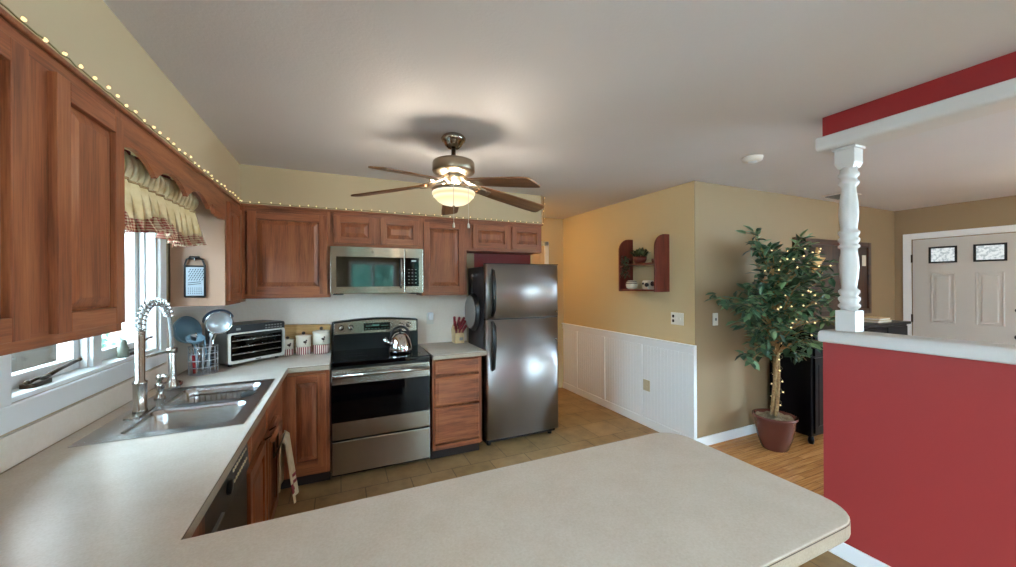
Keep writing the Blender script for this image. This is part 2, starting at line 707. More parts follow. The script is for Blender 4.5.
def hex_f(mb, P, u0, u1, n0, n1, z0, z1, ins=0.0):
    a = [P(u0, n0, z0), P(u1, n0, z0), P(u1, n0, z1), P(u0, n0, z1)]
    b = [P(u0 + ins, n1, z0 + ins), P(u1 - ins, n1, z0 + ins), P(u1 - ins, n1, z1 - ins), P(u0 + ins, n1, z1 - ins)]
    mb.hexa(a + b)


def panel_door(name, parent, P, u0, u1, z0, z1, across, fw=.055, t=.02):
    """raised panel door: stiles and rails, sunk groove, raised field"""
    mb = MB()
    mb.mi = 0
    hex_f(mb, P, u0, u0 + fw, 0, t, z0, z1, .0)
    hex_f(mb, P, u1 - fw, u1, 0, t, z0, z1, .0)
    mb.mi = 1
    hex_f(mb, P, u0 + fw, u1 - fw, 0, t, z0, z0 + fw)
    hex_f(mb, P, u0 + fw, u1 - fw, 0, t, z1 - fw, z1)
    mb.mi = 0
    a, b, c, d = u0 + fw, u1 - fw, z0 + fw, z1 - fw
    hex_f(mb, P, a, b, 0, .003, c, d)
    bw = min(.030, (b - a) * .26, (d - c) * .26)
    hex_f(mb, P, a + .007, b - .007, .003, .007, c + .007, d - .007, .001)
    hex_f(mb, P, a + .008, b - .008, .007, .018, c + .008, d - .008, bw)
    return mb.build(name, ['woodZ', across], parent, bevel=.003, seg=2)


def drawer_front(name, parent, P, u0, u1, z0, z1, across):
    mb = MB()
    mb.mi = 1
    hex_f(mb, P, u0, u1, 0, .013, z0, z1)
    hex_f(mb, P, u0, u1, .013, .02, z0, z1, .012)
    hex_f(mb, P, u0 + .03, u1 - .03, .0195, .0215, z0 + .03, z1 - .03, .004)
    return mb.build(name, ['woodZ', across], parent, bevel=.0015, seg=1)


def face_frame(name, parent, P, u0, u1, z0, z1, across, ul=.04, ur=.04, zt=.04, zb=.04, mids=(), rails=()):
    mb = MB()
    mb.mi = 0
    hex_f(mb, P, u0, u0 + ul, -.019, 0, z0, z1)
    hex_f(mb, P, u1 - ur, u1, -.019, 0, z0, z1)
    for m0, m1 in mids:
        hex_f(mb, P, m0, m1, -.019, 0, z0 + zb, z1 - zt)
    mb.mi = 1
    hex_f(mb, P, u0 + ul, u1 - ur, -.019, 0, z0, z0 + zb)
    hex_f(mb, P, u0 + ul, u1 - ur, -.019, 0, z1 - zt, z1)
    for r0, r1 in rails:
        hex_f(mb, P, u0 + ul, u1 - ur, -.019, 0, r0, r1)
    return mb.build(name, ['woodZ', across], parent)


# ================================================================== THE SETTING
CEIL = 2.44
XW = -1.0          # left wall
YB = 3.76          # back wall
XR = 2.95          # right kitchen wall
YF = 2.40          # living room far wall
XE = 6.70          # entry wall
YN = -3.0          # rear wall

struct(box('floor', 'tile', XW - .15, 2.58, YN - .15, 4.72, -.08, 0))
struct(MB().box(2.58, 3.07, 2.30, 4.72, -.08, 0).build('floor_hall', 'tile'))
struct(MB().box(2.58, XE + .12, YN - .15, 2.30, -.08, 0).box(3.07, XE + .12, 2.30, YF + .12, -.08, 0)
       .build('floor_living', 'planks'))
struct(box('ceiling', 'ceiling', XW - .15, XE + .12, YN - .15, 4.72, CEIL, CEIL + .08))

# left wall with the window opening
WY0, WY1, WZ0, WZ1 = 1.785, 2.90, 1.12, 2.05
mb = MB()
mb.box(XW - .15, XW, YN, -2.6, 0, CEIL).box(XW - .15, XW, -.8, WY0, 0, CEIL).box(XW - .15, XW, WY1, YB, 0, CEIL)
mb.box(XW - .15, XW, -2.6, -.8, 0, .85).box(XW - .15, XW, -2.6, -.8, 2.15, CEIL)
mb.box(XW - .15, XW, WY0, WY1, 0, WZ0).box(XW - .15, XW, WY0, WY1, WZ1, CEIL)
struct(mb.build('wall_left', 'soffit'))
struct(box('wall_back', 'soffit', XW - .15, 1.30, YB, YB + .12, 0, CEIL))
struct(box('wall_alcove', 'beamred', 1.30, 1.975, YB, YB + .12, 0, CEIL))
struct(box('wall_return', 'wallwarmlit', 1.975, 2.0, YB, YB + .12, 0, CEIL))
struct(box('wall_hall_left', 'wallwarmlit', .78, .90, YB + .12, 4.6, 0, CEIL))
struct(box('wall_hall_end', 'wallwarmlit', .78, XR, 4.60, 4.72, 0, CEIL))
struct(MB().box(XR, XR + .12, YF + .003, 4.72, 0, CEIL).build('wall_right', 'wallwarmlit'))
struct(MB().box(XR + .0005, XR + .12, YF, YF + .003, 0, CEIL).box(XR + .12, XE + .12, YF, YF + .12, 0, CEIL).build('wall_far', 'wall'))
mb = MB()
mb.box(XE, XE + .12, YN, -2.6, 0, CEIL).box(XE, XE + .12, -.2, YF, 0, CEIL).box(XE, XE + .12, -2.6, -.2, 0, .6).box(XE, XE + .12, -2.6, -.2, 2.15, CEIL)
struct(mb.build('wall_entry', 'wall'))
mb = MB()
OPEN = ((.20, 1.30, .85, 2.06), (1.70, 3.35, 0, 2.15), (4.95, 5.65, 0, 2.15))
xa = XW - .15
for a, b, c, e in OPEN:
    mb.box(xa, a, YN - .12, YN, 0, CEIL).box(a, b, YN - .12, YN, e, CEIL)
    if c > 0:
        mb.box(a, b, YN - .12, YN, 0, c)
    xa = b
mb.box(xa, XE + .12, YN - .12, YN, 0, CEIL)
struct(mb.build('wall_rear', 'wall'))

# soffits over the wall cabinets
struct(box('wall_soffit_left', 'soffit', XW, -.70, -.6, YB, 2.136, CEIL))
struct(box('wall_soffit_back', 'soffit', -.70, 1.955, 3.46, YB, 2.136, CEIL))
# moulding under the soffit
mb = MB()
mb.box(-.70, -.688, -.6, 3.448, 2.121, 2.136)
mb.box(-.70, 1.96, 3.448, 3.46, 2.121, 2.136)
mb.box(1.955, 1.967, 3.448, YB, 2.121, 2.136)
struct(mb.build('trim_cabinet_top', 'woodX', bevel=.003))

# backsplash panels
struct(MB().box(XW, XW + .012, .2, YB, .9145, 1.022).box(XW, XW + .012, 3.0, YB, 1.022, 1.40)
       .box(XW + .012, 1.21, YB - .012, YB, .9145, 1.42).build('trim_backsplash', 'splash'))

# half wall, ledge, beam
struct(box('wall_half', 'red', 2.50, 2.62, -2.2, 1.198, 0, 1.172))
struct(MB().prism([(2.465, 1.172), (2.655, 1.172), (2.655, 1.22), (2.64, 1.237), (2.48, 1.237), (2.465, 1.22)],
                  lambda u, v, d: (u, d, v), -2.2, 1.21).build('trim_ledge', 'whitedim', bevel=.012, seg=3))
struct(box('wall_beam', 'beamred', 2.50, 2.62, YN, 1.195, 2.325, CEIL))
struct(MB().prism([(2.465, 2.325), (2.655, 2.325), (2.655, 2.262), (2.64, 2.247), (2.48, 2.247), (2.465, 2.262)],
                  lambda u, v, d: (u, d, v), YN, 1.217).build('trim_beam', 'whitedim', bevel=.012, seg=3))

# baseboards
def baseboard(name, x0, x1, y0, y1):
    return struct(MB().box(x0, x1, y0, y1, 0, .09).build(name, 'white', bevel=.006))


baseboard('baseboard_half', 2.485, 2.50, -2.2, 1.198)
baseboard('baseboard_half_end', 2.485, 2.62, 1.198, 1.211)
baseboard('baseboard_far', 2.935, XE, YF - .015, YF)
baseboard('baseboard_entry', XE - .015, XE, YN, 1.25)
baseboard('baseboard_hall', .9, 1.9, 4.585, 4.60)

# wainscot on the right wall: rail, base, stiles, beadboard
P = lambda u, n, z: (XR - n, u, z)
mb = MB()
hex_f(mb, P, YF, 4.60, 0, .006, .0, .92)
hex_f(mb, P, YF, 4.60, .006, .02, 0, .085)
hex_f(mb, P, YF, 4.60, .006, .018, .855, .92)
hex_f(mb, P, YF - .012, 4.60, .0, .034, .92, .937)
stiles = [(YF - .008, YF + .055), (3.045, 3.105), (3.66, 3.72), (4.24, 4.30)]
for a, b in stiles:
    hex_f(mb, P, a, b, .006, .018, .085, .855)
for (a, _b), (c, _d) in zip(stiles, stiles[1:] + [(4.60, 4.6)]):
    y = _b + .035
    hex_f(mb, P, _b, _b + .012, .006, .012, .085, .855)
    while y < c - .03:
        hex_f(mb, P, y, y + .0425, .006, .0085, .085, .855, .002)
        y += .044
struct(mb.build('trim_wainscot', 'white', bevel=.002, seg=1))
struct(box('trim_wainscot_end', 'white', XR - .034, XR + .003, YF - .012, YF, 0, .937))

# kitchen window (two casements) ------------------------------------------------
mb = MB()
cw = .085
mb.box(XW, XW + .018, WY0 - cw, WY1 + cw, WZ0 - cw, WZ0).box(XW, XW + .018, WY0 - cw, WY1 + cw, WZ1, WZ1 + .08)
mb.box(XW, XW + .018, WY0 - cw, WY0, WZ0, WZ1).box(XW, XW + .018, WY1, WY1 + cw, WZ0, WZ1)
struct(mb.build('trim_window', 'white', bevel=.004))
mb = MB()
x0, x1 = XW - .15, XW
mb.box(x0, x1 + .002, WY0, WY0 + .02, WZ0, WZ1).box(x0, x1 + .002, WY1 - .02, WY1, WZ0, WZ1)
mb.box(x0, x1 + .002, WY0 + .02, WY1 - .02, WZ0, WZ0 + .018).box(x0, x1 + .002, WY0 + .02, WY1 - .02, WZ1 - .02, WZ1)
YM = 2.37
mb.box(x0, XW - .03, YM - .035, YM + .035, WZ0 + .018, WZ1 - .02)
# inner stops
for y in (WY0 + .02, YM - .047, YM + .035, WY1 - .032):
    mb.box(XW - .07, XW - .045, y, y + .012, WZ0 + .018, WZ1 - .02)
win = struct(mb.build('window_1', 'vinyl', bevel=.003))
for (a, b) in ((WY0 + .02, YM - .035), (YM + .035, WY1 - .02)):
    mb = MB()
    s = .042
    xa, xb = XW - .115, XW - .075
    za, zb = WZ0 + .018, WZ1 - .02
    mb.box(xa, xb, a, a + s, za, zb).box(xa, xb, b - s, b, za, zb)
    mb.box(xa, xb, a + s, b - s, za, za + .05).box(xa, xb, a + s, b - s, zb - .045, zb)
    sash = mb.build('sash', 'vinyl', win, bevel=.004)
    MB().box(XW - .098, XW - .092, a + s - .005, b - s + .005, za + .045, zb - .04).build('pane', 'glass', sash)
# crank operators with their folding arms
for yb, ya, nm in ((2.00, 2.28, 0), (2.66, 2.80, 1)):
    mb = MB()
    mb.prism(rrect(yb - .055, yb + .055, XW - .06, XW - .018, .015), lambda u, v, d: (v, u, d), WZ0 + .018, WZ0 + .033)
    mb.tube([(XW - .035, yb - .05, WZ0 + .037), (XW - .03, yb - .02, WZ0 + .045), (XW - .028, yb + .05, WZ0 + .042)], .006)
    mb.ball((XW - .035, yb - .052, WZ0 + .04), .009, 10, 6)
    if nm == 0:
        mb.tube([(XW - .04, yb + .03, WZ0 + .035), (XW - .045, yb + .13, WZ0 + .05), (XW - .055, ya, WZ0 + .062)], [.009, .008, .006])
        mb.ball((XW - .055, ya + .01, WZ0 + .064), .009, 10, 6)
    tag(mb.build('crank_handle', 'bronze', win), 'dark bronze crank handle')

# ------------------------------------------------------------------ outdoors
struct(box('added_shade_eave', 'white', -1.75, XW - .15, YN - .4, 4.3, CEIL + .02, CEIL + .12))  # added unseen overhang, blocks upper sky from the kitchen window
struct(box('ground_outside', 'gravel', -6, XW - .16, -3.2, 8, -.5, -.4))
struct(box('patio_outside', 'grass', -6, 12, -16, YN - .16, -.5, -.4))
struct(box('drive_outside', 'grass', XE + .13, 14, -3.15, 8, -.5, -.4))
tag(MB().box(-5.2, -1.16, 4.3, 4.5, -.4, 3.4).build('brick_wall', 'brick'),
    'pale pink brick wall outside the kitchen window', 'wall')
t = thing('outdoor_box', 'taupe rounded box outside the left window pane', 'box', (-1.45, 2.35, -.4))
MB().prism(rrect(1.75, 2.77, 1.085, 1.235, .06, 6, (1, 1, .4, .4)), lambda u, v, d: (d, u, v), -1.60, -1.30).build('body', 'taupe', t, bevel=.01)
for y in (1.95, 2.55):
    MB().box(-1.5, -1.4, y, y + .08, -.4, 1.09).build('leg', 'vinyl', t)


def leafy(mb, centre, radii, n, size, seed, drop=.3):
    rnd = random.Random(seed)
    c = Vector(centre)
    for _ in range(n):
        while True:
            p = Vector((rnd.uniform(-1, 1), rnd.uniform(-1, 1), rnd.uniform(-1, 1)))
            if .2 < p.length < 1:
                break
        q = c + Vector((p.x * radii[0], p.y * radii[1], p.z * radii[2]))
        leaf(mb, q, Vector((rnd.uniform(-1, 1), rnd.uniform(-1, 1), rnd.uniform(-1, .6) - drop)), size * rnd.uniform(.7, 1.3), rnd)


def leaf(mb, p, d, L, rnd, w=.42):
    d = d.normalized()
    s = d.cross(Vector((rnd.uniform(-.5, .5), rnd.uniform(-.5, .5), 1)))
    if s.length < 1e-3:
        s = d.orthogonal()
    s.normalize()
    up = s.cross(d)
    hw = L * w * .5
    bm = mb.bm
    a = bm.verts.new(p)
    m1 = bm.verts.new(p + d * L * .45 - up * L * .02)
    tip = bm.verts.new(p + d * L - up * L * .12)
    l1 = bm.verts.new(p + d * L * .25 + s * hw * .85 + up * L * .05)
    l2 = bm.verts.new(p + d * L * .6 + s * hw * .9 + up * L * .03)
    r1 = bm.verts.new(p + d * L * .25 - s * hw * .85 + up * L * .05)
    r2 = bm.verts.new(p + d * L * .6 - s * hw * .9 + up * L * .03)
    for q in ((a, l1, m1), (l1, l2, m1), (l2, tip, m1), (tip, r2, m1), (r2, r1, m1), (r1, a, m1)):
        mb._f(list(q))


t = thing('garden_shrub', 'green shrub growing outside the right window pane', 'shrub', (-1.75, 3.75, -.4))
MB().tube([(-1.75, 3.75, -.4), (-1.74, 3.76, .2), (-1.76, 3.74, .8)], [.03, .025, .01]).build('stem', 'bark', t)
mb = MB()
leafy(mb, (-1.75, 3.75, .55), (.38, .34, .8), 700, .10, 3)
mb.build('foliage', 'treeleaf', t, fix=False)
for i, (x, y, h) in enumerate(((-4.2, -12.5, 4.2), (10.5, -13.4, 4.4))):
    lab = ['leafy garden tree at the left end of the hedge', 'leafy garden tree at the right end of the hedge'][i]
    t = thing('garden_tree', lab, 'tree', (x, y, -.4))
    MB().tube([(x, y, -.4), (x + .05, y, 1.0), (x - .05, y, h * .6)], [.14, .11, .05]).build('trunk', 'bark', t)
    mb = MB()
    leafy(mb, (x, y, h * .42), (1.45, 1.1, h * .48), 1200, .26, 20 + i)
    mb.build('foliage', 'treeleaf', t, fix=False)
t = thing('garden_hedge', 'tall green hedge across the garden behind the patio door', 'hedge', (3, -12, -.4))
mb = MB()
rnd = random.Random(31)
for i in range(9000):
    x = rnd.uniform(-2.4, 8.6)
    z = -.4 + 3.6 * rnd.random()
    z += .35 * math.sin(x * 1.7) * max(0, z) / 3
    leaf(mb, Vector((x, -11.6 - .5 * rnd.random(), z)), Vector((rnd.uniform(-1, 1), rnd.uniform(-.2, 1), rnd.uniform(-1, .4))), rnd.uniform(.16, .30), rnd, .6)
mb.build('foliage', 'treeleaf', t, fix=False)
mb = MB()
mb.grid(lambda u, v: Vector((-2.4 + 11 * u, -12.1 + .12 * math.sin(u * 90) * math.sin(v * 30), -.4 + 3.5 * v + .35 * math.sin((-2.4 + 11 * u) * 1.7) * v)), 160, 40)
mb.build('inner_foliage', 'treeleaf', t, solid=.2)
for i in range(6):
    MB().tube([(-1.6 + i * 1.8, -11.9, -.4), (-1.5 + i * 1.8, -11.9, 1.2), (-1.65 + i * 1.8, -11.9, 2.6)], [.07, .06, .02]).build('trunk', 'bark', t)

t = thing('garden_hedge', 'added green hedge blocking low sky left of the kitchen window', 'hedge', (-4.2, .5, -.4))  # added unseen hedge, cuts low sky light on the tan side panel
mb = MB()
for i in range(2600):
    leaf(mb, Vector((-4.0 + .3 * rnd.random(), rnd.uniform(-3, 3.9), -.4 + 2.1 * rnd.random())), Vector((rnd.uniform(-.2, 1), rnd.uniform(-1, 1), rnd.uniform(-1, .4))), rnd.uniform(.16, .30), rnd, .6)
mb.build('foliage', 'treeleaf', t, fix=False)
mb = MB()
mb.grid(lambda u, v: Vector((-4.2 + .1 * math.sin(u * 70) * math.sin(v * 30), -3 + 6.9 * u, -.4 + 2.1 * v)), 100, 40)
mb.build('inner_foliage', 'treeleaf', t, solid=.2)

# glazing behind the camera: frame bars and panes along a wall
def glazing(name, P, u0, u1, z0, z1, n):
    """P(u, d, z): d runs through the wall thickness"""
    mb = MB()
    def bar(a, b, c, e):
        hex_f(mb, P, a, b, .03, .09, c, e)
    bar(u0, u1, z0, z0 + .06)
    bar(u0, u1, z1 - .06, z1)
    w = (u1 - u0) / n
    for i in range(n + 1):
        m = u0 + w * i
        a, b = max(u0, m - .03), min(u1, m + .03)
        if i == 0:
            b = u0 + .06
        if i == n:
            a = u1 - .06
        bar(a, b, z0 + .06, z1 - .06)
    o = struct(mb.build(name, 'vinyl', bevel=.004))
    for i in range(n):
        g = MB()
        hex_f(g, P, u0 + w * i + .03, u0 + w * (i + 1) - .03, .056, .063, z0 + .06, z1 - .06)
        g.build('pane', 'glass', o)
    return o


PR = lambda u, d, z: (u, YN - d, z)
glazing('window_2', PR, .20, 1.30, .85, 2.06, 2)
glazing('added_patio_door', PR, 1.70, 3.35, 0, 2.15, 2)  # added unseen patio door, lets in fill daylight from the rear
glazing('door_4', PR, 4.95, 5.65, 0, 2.15, 1)
glazing('added_window_left', lambda u, d, z: (XW - d, u, z), -2.6, -.8, .85, 2.15, 2)  # added unseen window, sends daylight to the red wall and wainscot
glazing('added_window_entry', lambda u, d, z: (XE + d, u, z), -2.6, -.2, .6, 2.15, 3)  # added unseen window, brings more daylight into the living room

# entry door ------------------------------------------------------------------
DY0, DY1 = 1.312, 2.226
mb = MB()
mb.box(XE - .02, XE, DY1 + .012, DY1 + .09, 0, 2.12).box(XE - .02, XE, DY0 - .09, DY0 - .012, 0, 2.12)
mb.box(XE - .02, XE, DY0 - .012, DY1 + .012, 2.045, 2.12)
struct(mb.build('trim_entry', 'white', bevel=.005))
P = lambda u, n, z: (XE - n, u, z)
mb = MB()
holes = [(1.49, 1.715, 1.74, 1.925), (1.855, 2.075, 1.74, 1.925)]
ys = [DY0, 1.49, 1.715, 1.855, 2.075, DY1]
hex_f(mb, P, DY0, DY1, .0, .012, .02, 1.74)
hex_f(mb, P, DY0, DY1, .0, .012, 1.925, 2.035)
for a, b in ((DY0, 1.49), (1.715, 1.855), (2.075, DY1)):
    hex_f(mb, P, a, b, .0, .012, 1.74, 1.925)
for (a, b) in ((1.50, 1.71), (1.865, 2.07)):
    for (c, e) in ((1.0, 1.615), (.22, .78)):
        for q in ((a, a + .018, c, e), (b - .018, b, c, e), (a + .018, b - .018, c, c + .018), (a + .018, b - .018, e - .018, e)):
            hex_f(mb, P, q[0], q[1], .012, .018, q[2], q[3], .004)
        hex_f(mb, P, a + .04, b - .04, .012, .017, c + .04, e - .04, .012)
d = struct(mb.build('door_2', 'door'))
for a, b, c, e in holes:
    fr = MB()
    for q in ((a - .008, a + .012, c - .008, e + .008), (b - .012, b + .008, c - .008, e + .008),
              (a + .012, b - .012, c - .008, c + .012), (a + .012, b - .012, e - .012, e + .008)):
        hex_f(fr, P, q[0], q[1], .004, .02, q[2], q[3])
    lf = tag(fr.build('window_frame', 'black', d), 'black frame of the door light')
    g = MB()
    hex_f(g, P, a + .005, b - .005, .006, .010, c + .005, e - .005)
    gm, gnt, gb = base('glowing_door_glass', '#5a5e60', .2)
    gb.inputs['Emission Color'].default_value = lin('#eef6f8')
    gb.inputs['Emission Strength'].default_value = .8  # daylight through the door glass is put in as emission
    gn = noise(gnt, coords(gnt, (1, 1, 1)), 38, 3)
    gr = ramp(gnt, [(.40, '#b4c0c4'), (.55, '#f4fafa')])
    gnt.links.new(gn.outputs['Fac'], gr.inputs[0])
    gnt.links.new(gr.outputs[0], gb.inputs['Emission Color'])
    tag(g.build('pane', gm, lf), 'textured glass with daylight put in as glow')
for z in (1.80, 1.04, .25):
    MB().box(XE - .024, XE - .012, DY1 - .002, DY1 + .014, z - .05, z + .05).build('hinge', 'bronze', d)
for z, r in ((.90, .028), (1.19, .024)):
    mb = MB()
    q = Matrix.Rotation(R(-90), 4, 'Y')
    mb.lathe([(r, 0), (r, .006), (.012, .01), (.012, .035), (r * .95, .045), (r, .06), (r * .6, .075), (0, .077)],
             (XE - .012, 1.40, z), 20, q)
    mb.build('knob' if z < 1 else 'deadbolt', 'black', d)

# hall door at the end of the hall
mb = MB()
mb.box(2.635, 2.70, 4.58, 4.60, 0, 2.10).box(1.83, 1.895, 4.58, 4.60, 0, 2.10).box(1.83, 2.70, 4.58, 4.60, 2.04, 2.10)
struct(mb.build('trim_hall', 'white', bevel=.004))
PH = face_back(4.60)
mb = MB()
hex_f(mb, PH, 1.895, 2.635, 0, .01, .01, 2.04)
for (a, b) in ((1.96, 2.22), (2.31, 2.57)):
    for (c, e) in ((.2, .85), (1.0, 1.55), (1.66, 1.92)):
        hex_f(mb, PH, a, b, .01, .016, c, e, .02)
struct(mb.build('door_3', 'halldoor'))
# ================================================================== WALL CABINETS
FX = -.70           # face frame plane of the left cabinets
FY = 3.47           # face frame plane of the back cabinets
ZB, ZT = 1.372, 2.121
ZA = 1.352           # the cabinet nearest the camera hangs a little lower
ZK = 1.402           # cabinets on the back wall
PL, PB = face_left(FX), face_back(FY)


def carcass(parent, x0, x1, y0, y1, z0, z1, mat='woodZ'):
    return box('body', mat, x0, x1, y0, y1, z0, z1, parent)


WCG = None
t = thing('wall_cabinet', 'large two door oak wall cabinet left of the window, nearest the camera', 'cabinet', (-.85, 1.3, ZA))
carcass(t, XW + .002, FX - .019, .86, 1.752, ZA, 2.134)
face_frame('face_frame', t, PL, .86, 1.752, ZA, ZT, 'woodY', .05, .035, .04, .04, mids=((1.27, 1.41),))
panel_door('door', t, PL, .90, 1.292, ZA + .03, ZT - .044, 'woodY')
panel_door('door', t, PL, 1.39, 1.728, ZA + .03, ZT - .044, 'woodY')

t = thing('wall_cabinet', 'narrow oak corner cabinet with a tan side panel where the grater hangs', 'cabinet', (-.85, 3.25, ZB))
carcass(t, XW + .014, FX - .019, 3.062, 3.74, ZB, 2.134)
tag(box('side_panel', 'panel', XW + .014, FX, 3.05, 3.062, ZB, 2.134, t), 'tan laminate side panel')
face_frame('face_frame', t, PL, 3.062, FY, ZB, ZT, 'woodY', .03, .10, .04, .04)
panel_door('door', t, PL, 3.085, 3.42, ZB + .03, ZT - .044, 'woodY', fw=.05)

t = thing('wall_cabinet', 'wide single door oak wall cabinet above the toaster oven', 'cabinet', (-.38, 3.6, ZK))
carcass(t, FX - .019, -.075, FY + .019, YB - .014, ZK, 2.134)
face_frame('face_frame', t, PB, FX + .001, -.075, ZK, ZT, 'woodX', .03, .03, .04, .04)
panel_door('door', t, PB, -.652, -.095, ZK + .03, ZT - .038, 'woodX', fw=.06)

t = thing('wall_cabinet', 'short two door oak wall cabinet directly above the microwave', 'cabinet', (.3, 3.6, 1.83))
carcass(t, -.075, .69, FY + .019, YB - .014, 1.832, 2.134)
face_frame('face_frame', t, PB, -.075, .69, 1.832, ZT, 'woodX', .03, .03, .03, .03, mids=((.27, .335),))
panel_door('door', t, PB, -.048, .282, 1.858, ZT - .032, 'woodX', fw=.052)
panel_door('door', t, PB, .325, .66, 1.858, ZT - .032, 'woodX', fw=.052)

t = thing('wall_cabinet', 'single door oak wall cabinet between the microwave and the refrigerator', 'cabinet', (.9, 3.6, ZK))
carcass(t, .69, 1.125, FY + .019, YB - .014, ZK, 2.134)
face_frame('face_frame', t, PB, .69, 1.125, ZK, ZT, 'woodX', .03, .03, .04, .04)
panel_door('door', t, PB, .705, 1.095, ZK + .03, ZT - .038, 'woodX')

t = thing('wall_cabinet', 'short two door oak wall cabinet above the refrigerator', 'cabinet', (1.5, 3.6, 1.83))
carcass(t, 1.125, 1.95, FY + .019, YB - .002, 1.832, 2.134)
face_frame('face_frame', t, PB, 1.125, 1.955, 1.832, ZT, 'woodX', .05, .03, .03, .03, mids=((1.56, 1.62),))
panel_door('door', t, PB, 1.185, 1.57, 1.858, ZT - .032, 'woodX', fw=.052)
panel_door('door', t, PB, 1.605, 1.945, 1.858, ZT - .032, 'woodX', fw=.052)

# scalloped valance board over the window
pts = [(1.752, ZT), (1.752, 1.99)]
cusps = [1.69, 2.035, 2.385, 2.735]
for k in range(3):
    a, b = cusps[k], cusps[k + 1]
    for i in range(13):
        u = i / 12
        y = a + (b - a) * u
        if y < 1.76:
            continue
        pts.append((y, 1.958 + .062 * math.sin(PI * u) ** .8))
for i in range(1, 9):
    u = i / 8
    pts.append((2.735 + .10 * u, 1.958 + .045 * math.sin(PI * u) - .01 * u))
pts += [(2.90, 1.945), (2.98, 1.94), (3.05, 1.945), (3.05, ZT)]
mb = MB()
mb.prism(pts, lambda u, v, d: (d, u, v), FX - .019, FX)
tag(mb.build('valance_board', 'woodY'), 'scalloped oak board spanning above the sink window', 'valance board')

# ================================================================== WINDOW CURTAIN
mb = MB()
mb.tube([(XW + .02, 2.86, 1.985), (-.84, 2.855, 1.985), (-.81, 2.83, 1.985), (-.805, 2.3, 1.985), (-.81, 1.80, 1.985),
         (-.84, 1.775, 1.985), (XW + .02, 1.77, 1.985)], .007, 8)
tag(mb.build('curtain_rod', 'white'), 'slim white rod carrying the cream window valance', 'curtain rod')
t = thing('curtain_valance', 'gathered cream valance with red gingham ruffle over the sink window', 'curtain', (-.8, 2.3, 1.75))


C0, C1 = 1.80, 2.83


def curt(u, z, amp, x_off=0.0, ph0=0.0, nple=12):
    y = C0 + (C1 - C0) * u
    ph = u * 2 * PI * nple + ph0 + .8 * math.sin(u * 17)
    x = -.795 + x_off + amp * math.sin(ph)
    if u > .93:
        k = (u - .93) / .07
        x -= .10 * k * k
    return Vector((x, y + .5 * amp * math.sin(2 * ph), z))


def hem(u):
    # swags between the tails: the cloth hangs lower at the tails
    return .022 * math.cos(u * 2 * PI * 2.15 + .5) - (.018 if u > .66 else 0) * min(1, (u - .66) / .08)


def body_fn(u, v):
    z = 1.942 - .142 * v + hem(u) * v
    return curt(u, z, .008 + .024 * v, .006 + .012 * v ** .8)


mb = MB()
mb.grid(lambda u, v: curt(u, 1.942 + .095 * v + .006 * math.sin(u * 95) * v, .010 + .012 * math.sin(PI * v) + .010 * v, .004 + .010 * math.sin(PI * v), 0, 20), 260, 8)
mb.build('header', 'curtain', t, solid=.003)
mb = MB()
mb.grid(body_fn, 220, 14)
mb.build('cloth', 'curtain', t, solid=.003)


def ruffle_fn(u, v):
    z = 1.800 + hem(u) - .052 * v
    p = curt(u, z, .032 + .010 * v, .020 + .006 * v)
    q = curt(u, z, .014 * v, 0, .7, 26)
    return Vector((p.x + (q.x + .795 if u < .93 else 0), p.y, p.z))


mb = MB()
mb.grid(ruffle_fn, 260, 5)
tag(mb.build('gingham_ruffle', 'gingham', t, solid=.003), 'red and cream checked ruffle')
mb = MB()
mb.grid(lambda u, v: curt(u, 1.936 + .010 * v, .011, .010), 220, 2)
tag(mb.build('rod_seam', 'bark', t, solid=.004), 'brown gathered seam')
mb = MB()
mb.grid(lambda u, v: Vector((-.835 + .008 * math.sin(u * 60), 1.80 + 1.0 * u, 1.99 + .10 * v)), 120, 4)
tag(mb.build('red_backing', 'towelstripe', t, solid=.003), 'red cloth showing above the rod')

# ================================================================== STRING LIGHTS
def string_lights(name, label, path, spacing, r, parent_loc, jitter=.008, maxn=100, seed=1, wire_r=.0022, group=None):
    rnd = random.Random(seed)
    t = thing(name, label, 'string lights', parent_loc, 0, group)
    pts = []
    for a, b in zip(path, path[1:]):
        a, b = Vector(a), Vector(b)
        n = max(1, int((b - a).length / .03))
        for i in range(n):
            pts.append(a.lerp(b, i / n))
    pts.append(Vector(path[-1]))
    wob = [p + Vector((rnd.uniform(0, .002), rnd.uniform(-.002, 0), rnd.uniform(-.003, .004))) for p in pts]
    MB().tube(wob, wire_r, 5).build('wire', 'wire', t)
    proto = None
    L = 0
    nxt = spacing * .5
    count = 0
    for a, b in zip(pts, pts[1:]):
        seg = (b - a).length
        while L + seg > nxt and count < maxn:
            p = a.lerp(b, (nxt - L) / seg) + Vector((rnd.uniform(0, jitter), -rnd.uniform(0, jitter), rnd.uniform(-.2, 1) * jitter))
            if proto is None:
                mb = MB()
                mb.lathe([(0, -r), (r * .75, -r * .6), (r, 0), (r * .6, r * .9), (0, r * 1.4)], (0, 0, 0), 8)
                proto = mb.build('bulb', 'bulb', t, local=True)
                o = proto
            else:
                o = proto.copy()
                COL.objects.link(o)
                o.parent = t
            o.location = p - Vector(parent_loc)
            o.rotation_euler = (rnd.uniform(-1, 1), rnd.uniform(-1, 1), 0)
            count += 1
            nxt += spacing * rnd.uniform(.85, 1.15)
        L += seg
    return t


string_lights('string_lights', 'warm white string lights along the top edge of the wall cabinets',
              [(-.690, .7, 2.142), (-.686, 3.442, 2.142), (1.966, 3.442, 2.142), (1.966, 3.442, 2.43)], .0675, .0054, (-.686, .7, 2.142), jitter=.012, seed=4)

# ================================================================== COUNTER, BASE CABINETS
ZC = .914
xs = [XW + .0145, -.893, -.392, -.343]
hole = (-.893, -.392, 1.932, 2.735)
bm_pts = {}
mb = MB()
bm = mb.bm


